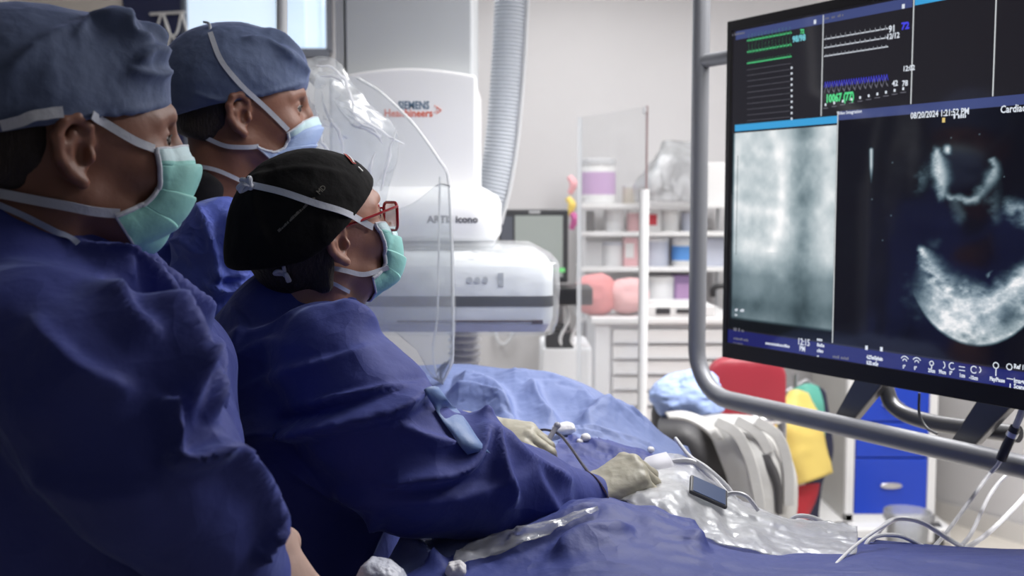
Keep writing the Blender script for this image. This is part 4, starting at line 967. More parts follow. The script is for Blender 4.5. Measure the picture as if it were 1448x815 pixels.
sol = np.linalg.solve(np.block([[K, Q], [Q.T, np.zeros((3, 3))]]), np.r_[C3[:, 2], 0, 0, 0])
def height(x, y):
    A = np.c_[np.ravel(x), np.ravel(y)]; z = tps(A, XY) @ sol[:len(XY)] + np.c_[np.ones(len(A)), A] @ sol[len(XY):]; return z.reshape(np.shape(x))
def xmin(y): return np.interp(y, [.95, 1.3, 1.5, 1.8, 2.0, 2.35], [-.15, -.15, -.09, -.09, -.25, -.36])
def xmax(y): return np.interp(y, [.95, 1.46, 1.52, 1.60, 1.7, 1.8, 2.0, 2.1, 2.35], [1.35, 1.35, 1.25, .34, .29, .29, .32, .34, .34])
ns, nt_ = 330, 330
sv = np.linspace(-.14, 1.14, ns); Yv = np.linspace(.90, 2.42, nt_); y0_, y1_ = .98, 2.33
Sg, Yg = np.meshgrid(sv, Yv, indexing='ij'); Yc = np.clip(Yg, y0_, y1_)
x0g, x1g = xmin(Yc), xmax(Yc); sc_ = np.clip(Sg, 0, 1); Xg = x0g + (x1g - x0g)*sc_
Zg = height(Xg, Yc)
over = np.maximum(np.maximum(-Sg, Sg-1)*4.2, 0) + np.maximum(np.maximum(y0_-Yg, Yg-y1_), 0)*6.5
wav = .02*np.sin(Yg*38)*np.minimum(over*6, 1)
side = np.where(Sg < 0, -1.0, np.where(Sg > 1, 1.0, 0)); Xg = Xg + side*(np.minimum(over, .1)*.35 + wav); sy = np.where(Yg < y0_, -1.0, np.where(Yg > y1_, 1.0, 0))
Yo = Yc + sy*(np.minimum(over, .1)*.35 + .02*np.sin(Xg*40)*np.minimum(over*6, 1))
Zg = Zg - np.maximum(over - .03, 0)*.95
Zg = np.maximum(Zg, .35)
top = np.clip(1 - over*8, 0, 1)
wr = fbm(Xg*5 + 3, Yo*7, 0, 41, 5, True); wr2 = fbm(Xg*16, Yo*20, 0, 45, 3, True)
Zg = Zg + top*(wr*.005 + wr2*.001)
V = np.stack([Xg, Yo, Zg], -1).reshape(-1, 3); idx = np.arange(ns*nt_).reshape(ns, nt_)
F = np.stack([idx[:-1, :-1], idx[1:, :-1], idx[1:, 1:], idx[:-1, 1:]], -1).reshape(-1, 4)
V = folds(V, F, [
 ([(640, 540), (700, 560), (720, 600)], .018, 10, 34),
 ([(700, 530), (780, 540), (845, 575)], .010, 8, 26), ([(812, 612), (860, 585), (900, 575)], .014, 8, 26), ([(630, 560), (690, 575), (735, 610)], .014, 6, 24),
 ([(750, 545), (765, 580), (790, 605)], .012, 7, 20), ([(820, 560), (850, 590), (940, 600)], .012, 8, 26),
 ([(740, 645), (800, 640), (880, 660), (950, 682)], .012, 6, 18), ([(780, 620), (850, 628), (940, 650)], .014, 7, 20),
 ([(690, 740), (760, 725), (840, 715), (900, 716)], .010, 7, 20), ([(905, 716), (960, 745), (1000, 790)], .014, 7, 26), ([(560, 720), (580, 770), (630, 815)], .012, 10, 14), ([(600, 735), (640, 755), (690, 745)], .008, 7, 14),
 ([(780, 800), (830, 770), (900, 760)], .010, 8, 20), ([(700, 800), (780, 760), (860, 730)], .012, 7, 20)], 0)
fc = V[F].mean(1); lim = np.interp(fc[:, 0], [-.25, -.06, .0, .08, .17, .26, .32, .40, .45], [1.10, 1.25, 1.42, 1.74, 1.80, 1.80, 1.86, 1.9, 3.0])  # split line; deep blue also covers the shaded fold behind the hand
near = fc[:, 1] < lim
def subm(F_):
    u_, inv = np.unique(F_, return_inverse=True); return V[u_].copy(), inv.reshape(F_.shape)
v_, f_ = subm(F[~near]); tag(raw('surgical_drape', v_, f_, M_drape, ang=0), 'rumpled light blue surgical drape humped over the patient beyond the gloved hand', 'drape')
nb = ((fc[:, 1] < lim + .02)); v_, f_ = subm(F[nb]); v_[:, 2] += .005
tag(raw('surgical_drape', v_, f_, M_drape2, ang=0, solid=.0015), 'deep blue surgical drape along the bottom edge, near shade put into its colour', 'drape')
dtree = bvh([(V, F)])
# table underneath
tb = thing('patient_table', 'patient table hidden under the blue drape on one thick column', 'table', (.15, 1.75, 0))
obj('table_top', MB().loft([[(x, y, z) for x, y in rrect(-.05, .24, 1.02, 2.28, .06)] for z in (.90, .955)]), M_dgrey, tb, ang=50)
obj('column', MB().box(-.02, .2, 1.5, 1.95, .06, .9), M_lgrey, tb, smooth=False, bevel=.02)
obj('base', MB().box(-.1, .28, 1.3, 2.1, 0, .08), M_lgrey, tb, smooth=False, bevel=.02)

# ---- hemmed lighter drape flap under the shield, over her sleeve
# ---- clear bag over the table control with tablet
M_bag = film('control_bag_film', (.9, .9, .92), haze=.36, rough=.32, fres=.7, bump=.5, bscale=14, glint=.0)
cb = thing('bagged_control_unit', 'table control unit wrapped in a long crinkled clear bag', 'control unit', P(1020, 770, 1.5))
rows = [[(908, 672, 1.62), (940, 648, 1.64), (975, 655, 1.62), (1020, 690, 1.6), (1060, 715, 1.58), (1110, 738, 1.56), (1160, 745, 1.54), (1212, 752, 1.52)],
        [(888, 690, 1.54), (925, 683, 1.54), (960, 688, 1.52), (1010, 706, 1.50), (1062, 728, 1.50), (1115, 752, 1.48), (1165, 762, 1.47), (1213, 765, 1.46)],
        [(872, 708, 1.46), (905, 706, 1.44), (945, 712, 1.42), (1000, 740, 1.42), (1050, 756, 1.42), (1110, 772, 1.41), (1165, 778, 1.40), (1212, 778, 1.41)],
        [(885, 716, 1.42), (925, 735, 1.38), (965, 756, 1.36), (1012, 776, 1.35), (1065, 786, 1.35), (1115, 794, 1.35), (1170, 798, 1.36), (1210, 788, 1.37)]]
G = crumple(crumple(sheet_pts(rows, 18, 22), .011, 10, 31), .0015, 30, 33)
obj('clear_bag', MB().grid(G), M_bag, cb, solid=.0012, ang=0, label='crinkled clear bag')
M_lw = mat('control_white', (.6, .6, .62), .4)
def tilt_box(c_, u, w_, su, sw, th):
    u = unit(u); w_ = unit(np.array(w_) - u*(np.array(w_) @ u)); n = np.cross(u, w_); n = n if n[2] > 0 else -n
    M = np.eye(4); M[:3, 0] = u; M[:3, 1] = w_; M[:3, 2] = n; M[:3, 3] = c_; return M
pc = P(995, 715, 1.50); u = P(1045, 738, 1.47) - P(965, 700, 1.47); w_ = P(1000, 690, 1.58) - P(960, 715, 1.46)
M = tilt_box(pc, u, w_, 0, 0, 0)
hb = obj('control_box', MB().box(-.11, .16, -.07, .06, -.045, -.003, M), M_lw, cb, smooth=False, bevel=.006)
tabm = tilt_box(P(1003, 694, 1.47), P(1025, 700, 1.46) - P(985, 682, 1.46), P(1010, 676, 1.49) - P(985, 700, 1.44), 0, 0, 0)
tab = obj('tablet', MB().box(-.029, .029, -.019, .019, -.006, .0, tabm), M_dgrey, cb, smooth=False, bevel=.002)
obj('tablet_screen', MB().box(-.025, .025, -.016, .016, .0, .001, tabm), mat('dim_blue_screen', (.03, .045, .09), .3, emit=(.07, .10, .20), estr=.5), tab, smooth=False)
# paper card standing on the drape
card = sheet_pts([[(913, 648, 1.60), (925, 644, 1.60), (942, 640, 1.61)], [(908, 660, 1.58), (928, 656, 1.58), (950, 652, 1.59)], [(922, 678, 1.57), (938, 676, 1.57), (958, 673, 1.58)]], 6, 6)
tag(raw('paper_card', card.reshape(-1, 3), MB().grid(card).f, mat('grey_white_paper', (.62, .62, .68), .6), solid=.002, ang=0), 'small grey-white card standing on the drape left of the bagged control', 'card')
# cords and lines
M_cord = mat('pale_cord', (.72, .72, .74), .4)
def cord(name, lab, pts, r_, m=None, catg='cord', n=10, tagit=True, parent=None):
    o = obj(name, MB().tube(cat_rom([P(*q) for q in pts], n), r_, 8), m or M_cord, parent)
    if tagit: tag(o, lab, catg)
    return o
cord('cord', 'pale double cord rising from the card over the bagged control', [(940, 655, 1.62), (975, 652, 1.6), (1000, 668, 1.6), (1020, 690, 1.58), (1040, 712, 1.56)], .0042)
cord('cord', 'thinner pale cord crossing beside the double cord on the drape', [(955, 620, 1.66), (975, 645, 1.62), (1000, 662, 1.58), (1030, 690, 1.57), (1044, 716, 1.56)], .003)
cord('cord', 'looped pale cord arching over the tablet', [(1020, 706, 1.5), (1035, 698, 1.49), (1055, 702, 1.48), (1072, 722, 1.48)], .0032)
cord('cord', 'pale cord arch low in front of the red apron', [(1110, 742, 1.7), (1130, 730, 1.7), (1160, 737, 1.7), (1185, 760, 1.66), (1192, 790, 1.55)], .0040)
cord('cord', 'second pale cord arch just inside the first by the red apron', [(1105, 748, 1.68), (1128, 736, 1.68), (1152, 744, 1.68), (1172, 765, 1.62), (1180, 792, 1.52)], .003)
cord('cord', 'pale cord arch curving over the clear bin', [(1222, 792, 1.52), (1232, 765, 1.55), (1262, 736, 1.6), (1300, 738, 1.6), (1340, 762, 1.6), (1362, 775, 1.58)], .0040)
cord('cord', 'lower pale cord arch below the one over the clear bin', [(1215, 793, 1.50), (1232, 762, 1.52), (1270, 758, 1.56), (1310, 775, 1.56), (1342, 788, 1.5)], .0032)
cord('cord', 'thin pale line running down from the clamp across the bottom edge', [(1416, 648, 1.9), (1385, 690, 1.85), (1345, 745, 1.75), (1320, 775, 1.62), (1305, 790, 1.5)], .0034)
cord('cord', 'pale cord sweeping from the right edge to the drape', [(1460, 664, 1.95), (1430, 668, 1.92), (1400, 700, 1.88), (1370, 760, 1.7), (1340, 782, 1.6), (1300, 790, 1.5)], .0034)
cord('cord', 'lowest pale cord entering from the right edge', [(1460, 690, 1.95), (1435, 718, 1.9), (1400, 752, 1.8), (1365, 776, 1.62), (1322, 790, 1.5)], .0042)
PP, NN = onto(dtree, [(1170, 812), (1190, 795), (1225, 765)], .004, 8, 1.4)
cord('cord', 'clear thin tubing rising at the bottom edge right of the bag', [(1165, 818, 1.25), (1195, 785, 1.33), (1225, 760, 1.42), (1262, 736, 1.5)], .0022)
# clamp on the frame tube with its cable
cl = thing('cable_clamp', 'black cable connector hanging on the display frame at lower right', 'connector', O0 + UD*S(1428, 625, .03)[0] + ZD*S(1428, 648, .03)[1] + ND*.03)
def FS(px, py, n): u_, z_ = S(px, py, n); return O0 + UD*u_ + ZD*z_ + ND*n
mb = MB().tube([FS(1415, 650, -.02), FS(1436, 604, -.02)], .0085, 12)
obj('connector_body', mb, M_black, cl); obj('metal_ring', MB().tube([FS(1430, 617, -.02), FS(1433, 611, -.02)], .0095, 12), M_chrome, cl)
obj('cable', MB().tube(cat_rom([FS(1436, 604, -.02), FS(1444, 585, -.02), FS(1452, 560, -.03)], 8), .006, 8), M_lgrey, cl)
obj('lower_cable', MB().tube(cat_rom([FS(1416, 648, -.02), FS(1411, 658, -.02), FS(1402, 668, -.02)], 8), .004, 8), M_lgrey, cl)
# procedure site: wire, sheath, gauze
def surf(px, py, off=.004):
    h = dtree.ray_cast(Vector(CAMP), Vector(ray(px, py)).normalized()); return np.array(h[0]) + np.array((0, 0, off))
M_gz = mat('white_gauze', (.75, .74, .76), .8, bump=.3)
p_ = surf(797, 618); blob('gauze_pad', 'white gauze tuft on the drape beyond the catheter', 'gauze', p_ + np.array([0, 0, .01]), (.018, .012, .009), M_gz, .006, 30, 3)
for i, (x, y, s_) in enumerate(((820, 630, .006), (828, 624, .008), (920, 641, .006))):
    blob('gauze_tuft', ('tiny white tuft beside the gauze pad', 'small white tuft right of the gauze pad', 'tiny white tuft on the dark drape fold at right')[i], 'gauze', surf(x, y) + np.array([0, 0, .002]), (s_, s_, s_*.8), M_gz, .001, 60, i, n=8)
M_cath = mat('dark_catheter', (.05, .045, .06), .3); M_sheath = mat('grey_sheath', (.38, .38, .42), .35)
# ================================================================== people
M_skin = mat('skin_tone', (.22, .095, .062), .5, bump=.06, bscale=150, var=.12, vscale=18, sss=.12)
M_skin2 = mat('skin_tone_fair', (.32, .155, .11), .5, bump=.05, bscale=150, var=.1, vscale=18, sss=.12)
M_hair = mat('dark_brown_hair', (.022, .014, .011), .6, bump=.6, bscale=220, stretch=(1, 1, .25), var=.3)
M_capb = mat('blue_cap_fabric', (.085, .115, .21), .75, bump=.15, bscale=70, sheen=.35, crease=.15, cscale=11)
M_capk = mat('black_cap_fabric', (.006, .0055, .006), .9, bump=.15, bscale=70, spec=.2)
M_gown = mat('blue_gown_fabric', (.027, .039, .215), .74, bump=.16, bscale=50, var=.08, sheen=.3, crease=.5, cscale=6)
M_gown2 = mat('bright_blue_gown_fabric', (.07, .105, .44), .72, bump=.16, bscale=50, var=.08, sheen=.3, crease=.6, cscale=9)
M_tie = mat('white_tie_tape', (.50, .52, .58), .7, bump=.1, bscale=200)
M_mg = mat('green_mask_fabric', (.24, .54, .50), .65, bump=.08, bscale=120, sheen=.1)
M_mb = mat('pale_blue_mask_fabric', (.32, .42, .66), .65, bump=.08, bscale=120, sheen=.1)
M_mtop = mat('mask_top_highlight', (.46, .62, .66), .55, bump=.1, bscale=120)  # pale top strip puts the mask's highlight into its colour
M_eye = mat('eye_white', (.32, .29, .28), .15, coat=.5); M_iris = mat('iris_brown', (.04, .025, .02), .1)
M_lip = mat('eyelid_line', (.10, .04, .03), .6)
M_pants = mat('scrub_trousers', (.05, .08, .2), .8); M_shoe = mat('clog_shoe', (.03, .03, .035), .5)
M_red = mat('red_frame_plastic', (.33, .006, .015), .25, coat=.4)
M_lens = film('lens_glass', haze=.06, rough=.02, fres=.7, bump=0)
M_shirt = mat('black_patterned_shirt', (.02, .018, .02), .8, var=.8, vscale=60)
M_glove = mat('latex_glove', (.38, .355, .28), .5, bump=.12, bscale=60, sss=.05)

def headM(eye, yaw, pitch, roll, s, Ye):
    R = Matrix.Rotation(math.radians(yaw), 4, 'Z') @ Matrix.Rotation(math.radians(-pitch), 4, 'Y') @ Matrix.Rotation(math.radians(roll), 4, 'X')
    R = np.array(R); R[:3, :3] *= s
    o = P(eye[0], eye[1], Ye) - R[:3, :3] @ np.array([.082, -.032, .014]); R[:3, 3] = o; return R
def head_sdf(female=False, hfield=.003):
    f = Field((-.13, -.10, -.24), (.135, .10, .15), hfield)
    jw = .9 if female else 1.0
    f.add(f.ell((-.012, 0, .038), (.097, .076, .086)), .01)
    f.add(f.ell((.034, 0, .010), (.056, .060, .070)), .03)
    f.add(f.ell((.038, 0, -.035), (.052, .052*jw, .062)), .03)
    f.add(f.ell((.048, 0, -.068), (.026, .034*jw, .022)), .025)
    for s in (-1, 1):
        f.chain([(.0, s*.052*jw, -.046), (.038, s*.038*jw, -.066), (.058, s*.012, -.074)], [.017, .015, .014], .025)
        f.add(f.ell((.060, s*.043, -.018), (.022, .018, .020)), .02)                        # cheekbone
        f.chain([(.085, s*.010, .034), (.082, s*.028, .037), (.068, s*.046, .030)], [.007, .0065, .005], .014)   # brow
    f.chain([(.088, 0, .026), (.096, 0, .006), (.102, 0, -.016), (.104, 0, -.024)], [.0075, .0072, .0085, .0095], .012)
    for s in (-1, 1): f.add(f.ell((.099, s*.0115, -.027), (.011, .008, .008)), .008)
    f.chain([(.086, -.020, -.055), (.092, 0, -.053), (.086, .020, -.055)], [.006, .007, .006], .008)
    f.chain([(.084, -.018, -.065), (.089, 0, -.065), (.084, .018, -.065)], [.006, .0075, .006], .006)
    for s in (-1, 1): f.sub(f.ell((.0875, s*.033, .013), (.014, .017, .012)), .012)
    for s in (-1, 1):   # lids over the eyeball
        f.add(f.ell((.0735, s*.033, .013), (.0135, .0150, .0135)), .004)
        f.sub(f.ell((.0865, s*.038, .0125), (.009, .0145, .0052)), .003)
    f.chain([(-.030, 0, -.03), (-.040, 0, -.10), (-.050, 0, -.16), (-.055, 0, -.24)], [.056*jw, .053*jw, .056*jw, .07*jw], .03)
    f.chain([(.020, 0, -.075), (-.015, 0, -.12)], [.026, .040*jw], .03)
    for s in (-1, 1):   # sternomastoid
        f.chain([(-.022, s*.050*jw, -.045), (-.005, s*.018, -.20)], [.013, .012], .02)
    for s in (-1, 1):   # ear: helix, inner ridge, lobe, bowl
        y = s*.074; e = [(.004, y, .006), (.002, s*.080, .020), (-.008, s*.086, .028), (-.020, s*.089, .024), (-.026, s*.089, .010), (-.024, s*.086, -.008), (-.014, s*.081, -.022), (-.004, s*.077, -.030)]
        f.chain(e, [.0045, .0048, .005, .0052, .0052, .0048, .0050, .0068], .004)
        f.chain([(-.012, s*.082, .014), (-.017, s*.083, .002), (-.010, s*.079, -.014)], [.004, .0042, .004], .004)
        f.add(f.ell((-.012, s*.074, -.002), (.017, .009, .027)), .005)
        f.sub(f.ell((-.004, s*.083, -.005), (.0075, .009, .011)), .004)
        f.add(f.ell((.004, s*.077, -.006), (.0045, .006, .007)), .004)
    return f
_hc = {}
def head_mesh(fem):
    if fem not in _hc: _hc[fem] = head_sdf(fem, .0026).mesh(1)
    return _hc[fem]
def sdf_plane(f, n, d):  # negative below plane n.p = d
    return f.X*n[0] + f.Y*n[1] + f.Z*n[2] - d

def loc(H, px, py, y0):
    Hi = np.linalg.inv(H); o = xf(CAMP, Hi); d = Hi[:3, :3] @ ray(px, py); t = (y0 - o[1])/d[1]; return o + d*t
def prof_px(H, pts, y0): return [(q[0], q[2]) for q in (loc(H, a, b, y0) for a, b in pts)]
def rim_plane(f, H, a, b, y0=-.085):
    p, q = loc(H, *a, y0), loc(H, *b, y0); n = np.array([-(q[2]-p[2]), 0, q[0]-p[0]]); n = n/np.linalg.norm(n); n = n if n[2] > 0 else -n
    return sdf_plane(f, n, float(n @ np.array([p[0], 0, p[2]])))
def hand_mesh(flex, wrist, fw, back, thumb_side=1, s=1.0, h=.0019, thumb=(0, 0, 0)):
    """one hand: x along the palm, z out of the back, y towards the thumb"""
    f = Field((-.05, -.06, -.11), (.20, .085, .045), h)
    kn = [(.088, .028, 0.0), (.092, .009, .003), (.087, -.010, .001), (.078, -.027, -.003)]
    ln = [(.042, .025, .021), (.046, .029, .022), (.042, .027, .021), (.033, .020, .018)]
    rr = [(.0098, .0088, .0078, .0068), (.0100, .0090, .0080, .0070), (.0095, .0085, .0076, .0066), (.0085, .0076, .0068, .006)]
    f.chain([(-.045, .0, 0), (0, .0, 0)], [.026, .024], .01, 1.0)
    for i, k in enumerate(kn):
        f.add(f.cap((.005, k[1]*.55, -.003), (k[0], k[1], k[2]-.002), .0145, .0112), .014)
    f.add(f.ell((.045, .0, -.008), (.045, .034, .014)), .012)
    for i, k in enumerate(kn):
        a = 0; p = np.array(k); spread = (.06, .0, -.05, -.12)[i]
        pts = [p]; 
        for j in range(3):
            a += math.radians(flex[i][j]); d = np.array([math.cos(a)*math.cos(spread), math.cos(a)*math.sin(spread), -math.sin(a)]); p = p + d*ln[i][j]; pts.append(p)
        f.chain(pts, list(rr[i]), .0035)
    tb = [np.array((.015, .022, -.008)), np.array((.045, .046, -.022)), np.array((.078, .052, -.036)) + np.array(thumb)*.5, np.array((.104, .048, -.046)) + np.array(thumb)]
    f.add(f.cap(tb[0], tb[1], .017, .014), .014); f.chain(tb[1:], [.0125, .0105, .0085], .006)
    v, F = f.mesh(1)
    fw = unit(fw); back = unit(np.array(back) - fw*(np.array(back) @ fw)); y = np.cross(back, fw)
    v[:, 1] *= thumb_side
    M = np.eye(4); M[:3, 0] = fw*s; M[:3, 1] = y*s; M[:3, 2] = back*s; M[:3, 3] = wrist
    if thumb_side < 0: F = F[:, ::-1]
    return xf(v, M), F

def join(parts):
    V = []; F = []; n = 0
    for v, f in parts: V.append(v); F.append(np.asarray(f) + n); n += len(v)
    return np.concatenate(V), np.concatenate(F)

def mask_grid(prof, edge, yw, pleat=.003, nu=46, nv=90):
    """prof: centre line (x,z) top to bottom, edge: side line (x,z); yw: half width of side line"""
    pc = cat_rom([(a, 0, b) for a, b in prof], 12); pe = cat_rom([(a, 0, b) for a, b in edge], 12)
    pc = cat_lin(pc, nv); pe = cat_lin(pe, nv); yw = np.interp(np.linspace(0, 1, nv), np.linspace(0, 1, len(yw)), yw)
    out = np.zeros((nv, nu, 3)); t = np.linspace(-1, 1, nu)
    for i in range(nv):
        s = i/(nv-1); ple = 0
        saw = (s*3.9 + .35) % 1.0; ple = pleat*(1 - saw)*(1.0 if .10 < s < .93 else 0)
        c0 = np.cos(t*math.pi/2)
        c = c0**(.62 - .36*s*s)
        nose = .012*np.exp(-(t/.22)**2)*np.exp(-(s/.22)**2)
        out[i, :, 0] = pe[i, 0] + (pc[i, 0] - pe[i, 0])*c + ple*(c**.5) + nose*.4
        out[i, :, 1] = yw[i]*np.sin(t*math.pi/2) * 1.0
        out[i, :, 2] = pe[i, 2] + (pc[i, 2] - pe[i, 2])*c + ple*.3
    return out

def person(key, label, H, fem, cap_fn, capm, mask_m, mask_def, gown_fn, gown_m, gfolds, gwr, base, hair_fn=None, hands=(), body_extra=None, skin=M_skin):
    t = thing('person', label, 'person', base)
    hv, hF = head_mesh(fem); hv = xf(hv, H)
    tv, tF = body_extra
    bv, bF = join([(hv, hF), (tv, tF)] + [h for h in hands])
    body = raw('body', bv, bF, skin, t, ang=0)
    # eyes
    for s in (-1, 1):
        Me = np.array(H); eb = MB().ball((0, 0, 0), .0120, 12); e = obj('eye', MB().add(xf(np.concatenate(eb.v), Me @ TR(.0728, s*.0322, .0130)), eb.f), M_eye, t)
        i = MB().lathe([(.0001, .0128), (.003, .0126), (.0064, .0108)], (0, 0, 0), 14)
        Mi = Me @ TR(.0728, s*.0322, .0128, rz=s*.25) @ np.array(Matrix.Rotation(math.radians(90), 4, 'Y'))
        obj('iris', MB().add(xf(np.concatenate(i.v), Mi), i.f), M_iris, e)
        br = cat_rom([(.088, s*.014, .0375), (.0875, s*.030, .0425), (.073, s*.047, .036)], 8)
        obj('eyebrow', MB().tube(xf(br, H), [.0022, .0035, .0018], 8), M_hair, t)
        lid = cat_rom([(.0835, s*.0215, .0125), (.0868, s*.032, .0183), (.0800, s*.043, .0125)], 8)
        obj('eyelashes', MB().tube(xf(lid, H), .0009, 6), M_hair, t)
    trees = [(hv, hF)]
    if hair_fn:
        f = Field((-.14, -.11, -.14), (.11, .11, .14), .0035); hair_fn(f); v, F = f.mesh(2); d = fbm(v[:, 0]*40, v[:, 1]*40, v[:, 2]*160, 4, 3); v = v + normals(v, F)*(d*.0012)[:, None]
        v = xf(v, H); raw('hair', v, F, M_hair, t, ang=0)
    f = Field((-.20, -.135, -.14), (.14, .135, .20), .0032); cap_fn(f); v, F = f.mesh(1)
    v = xf(v, H); v = folds(v, F, capfolds.get(key, []), .0022, 22, 7)
    cap = raw('surgical_cap', v, F, capm, t, ang=0); trees.append((v, F))
    G = mask_grid(*mask_def)
    hl = xf(hv, np.linalg.inv(H)); ht = bvh([(hl, hF)]); Gf = G.reshape(-1, 3)
    for q in range(len(Gf)):   # the mask lies on the face, never in it
        p_, n_, _, _ = ht.find_nearest(Vector(Gf[q])); n_ = np.array(n_); p_ = np.array(p_); dd = (Gf[q] - p_) @ n_
        if dd < .0035: Gf[q] = p_ + n_*.0038
    G = Gf.reshape(G.shape); G[1:-1, 1:-1] = G[1:-1, 1:-1]*.6 + .1*(G[:-2, 1:-1] + G[2:, 1:-1] + G[1:-1, :-2] + G[1:-1, 2:])
    Gw = xf(G.reshape(-1, 3), H).reshape(G.shape)
    nvv = G.shape[0]; k = max(2, int(nvv*.13))
    mk = raw('face_mask', Gw.reshape(-1, 3), MB().grid(Gw).f, mask_m, t, solid=.0022, ang=0)
    me = mk.data; me.materials.append(M_mtop)
    for p in me.polygons:
        if p.index < (k)*(G.shape[1]-1): p.material_index = 1
    trees.append((Gw.reshape(-1, 3), MB().grid(Gw).f))
    # mask edge binding
    for col_ in (0, -1):
        pts = Gw[:, col_]; obj('mask_binding', MB().tube(pts, .0026, 8), M_tie, mk)
    obj('mask_binding', MB().tube(Gw[-1], .0016, 6), M_tie, mk); obj('mask_binding', MB().tube(Gw[0], .0016, 6), M_tie, mk)
    gv, gF = gown_fn(); gv = folds(gv, gF, gfolds, gwr[0], gwr[1], 5)
    gown = raw('surgical_gown', gv, gF, gown_m, t, ang=0)
    return t, cap, mk, gown, trees, (gv, gF), body
capfolds = {
 'left': [([(100, 60), (140, 25), (185, 20)], .004, 6, 14), ([(180, 15), (185, 45), (215, 62)], .006, 5, 9), ([(200, 20), (225, 45), (246, 80)], .006, 6, 9), ([(190, 92), (215, 72), (245, 82)], .006, 6, 12), ([(0, 172), (80, 168), (160, 163), (255, 142)], .002, 5, 5), ([(180, 98), (220, 105), (250, 97)], .005, 5, 10), ([(0, 110), (60, 60), (130, 30)], .003, 7, 20)],
 'middle': [([(268, 130), (330, 142), (445, 112)], .002, 3, 3), ([(340, 55), (380, 62), (420, 90)], .006, 3, 8), ([(370, 40), (400, 55), (430, 85)], .006, 3, 7), ([(395, 65), (420, 85), (440, 110)], .005, 3, 7)],
 'woman': [([(330, 262), (420, 240), (500, 250)], .002, 5, 10), ([(370, 240), (360, 290), (380, 350)], .003, 8, 10)]}
def legs(f, hip, sep, lat, knee_z=.5):
    lat = unit(lat)
    for s in (-1, 1):
        a = np.array(hip) + lat*s*sep; b = a*np.array([1, 1, 0]) + np.array([0, 0, knee_z]); c = b*np.array([1, 1, 0]) + np.array([0, 0, .09]); 
        f.chain([a, b, c], [.085, .055, .038], .02); fwd = np.array([lat[1], -lat[0], 0])
        f.chain([c + np.array([0, 0, -.045]), c + fwd*.14 + np.array([0, 0, -.055])], [.042, .032], .03)
def coarse_body(C, lat, hip, arms, lo, hi):
    f = Field(lo, hi, .012); lat = unit(lat)
    f.add(f.cap(C + lat*.10 + np.array([0, 0, -.12]), C - lat*.10 + np.array([0, 0, -.12]), .042), .04)
    f.add(f.cap(C + np.array([0, 0, -.02]), C + np.array([0, 0, -.18]), .045, .075), .04)
    f.add(f.cap(C + np.array([0, 0, -.18]), np.array(hip), .08, .10), .05); legs(f, hip, .085, lat)
    for pts, rs in arms: f.chain(pts, rs, .02)
    return f.mesh(1)

# ------------------------------------------------------------------ man on the left
H1 = headM((236, 197), 31, 0, 0, 1.08, 1.13)
C1 = P(55, 345, 1.13); lat1 = np.array([-.42, .906, 0]); hip1 = np.array([C1[0]-.02, 1.12, .95])
def cap1(f):
    f.add(f.ell((-.018, 0, .046), (.110, .088, .089)), .01)
    f.add(f.ell((-.050, 0, .050), (.088, .086, .078)), .03)
    f.add(f.ell((.045, -.02, .088), (.035, .045, .036)), .03)
    f.add(f.ell((.035, -.05, .118), (.018, .014, .016)), .01); f.add(f.ell((.060, -.03, .110), (.020, .012, .012)), .012)
    f.cut(-rim_plane(f, H1, (0, 184), (258, 148)), .004)       # keep above the rim
    f.sub(f.ell((-.012, 0, .028), (.098, .078, .080)), .003)
def hair1(f):
    f.add(f.ell((-.014, 0, .034), (.100, .080, .088)), .01)
    f.chain([(-.075, -.03, -.03), (-.085, 0, -.05), (-.075, .03, -.03)], [.028, .028, .028], .03)
    f.cut(-sdf_plane(f, unit((.35, 0, 1)), -.055), .01)
    f.cut(sdf_plane(f, (1, 0, .0), -.030), .012)
def gown1():
    f = Field((C1[0]-.36, .80, .40), (-.20, 1.50, 1.56), .0055)
    A = lambda x, y, Y: P(x, y, Y)
    f.add(f.cap(A(20, 430, 1.14), A(10, 620, 1.12), .15, .18), .06)
    f.add(f.ell(A(100, 640, 1.14), (.15, .17, .22)), .06)
    f.add(f.cap(A(60, 372, 1.13), A(60, 420, 1.13), .072, .10), .05)
    f.add(f.cap(A(30, 620, 1.12), (hip1[0], hip1[1], .9), .18, .17), .08)
    f.add(f.cap((hip1[0], hip1[1], .92), (hip1[0], hip1[1], .48), .165, .170), .08)
    f.chain([A(50, 490, .99), A(140, 560, .96), A(215, 665, .95), A(300, 760, .99), A(345, 815, 1.02)], [.078, .078, .072, .055, .044], .035)
    f.chain([A(80, 430, 1.28), A(175, 455, 1.27), A(248, 520, 1.24), A(262, 610, 1.24), A(250, 700, 1.26)], [.075, .068, .062, .055, .055], .03)
    f.add(f.cap(A(180, 520, 1.15), A(240, 640, 1.13), .08, .07), .05)
    return f.mesh(1)
gf1 = [([(105, 345), (150, 380), (205, 425), (232, 480), (258, 545), (262, 600)], .020, 9, 26),
       ([(165, 362), (215, 400), (265, 440), (296, 470)], .014, 7, 14),
       ([(222, 568), (240, 600), (248, 650)], .014, 7, 16), ([(225, 650), (262, 656), (312, 640)], .018, 10, 12),
       ([(250, 520), (278, 540), (298, 600)], .012, 7, 14), ([(300, 620), (335, 665), (372, 735), (380, 775)], .012, 9, 14),
       ([(355, 798), (368, 770), (376, 750)], .010, 5, 8), ([(140, 380), (175, 450), (215, 500)], .007, 8, 24),
       ([(40, 450), (110, 520), (190, 560)], .006, 14, 40), ([(30, 660), (140, 700), (230, 690)], .006, 14, 40), ([(296, 470), (300, 520), (296, 580)], .008, 7, 8)]
gf1 = [(a_, b_*1.2, c_, d_) for a_, b_, c_, d_ in gf1]
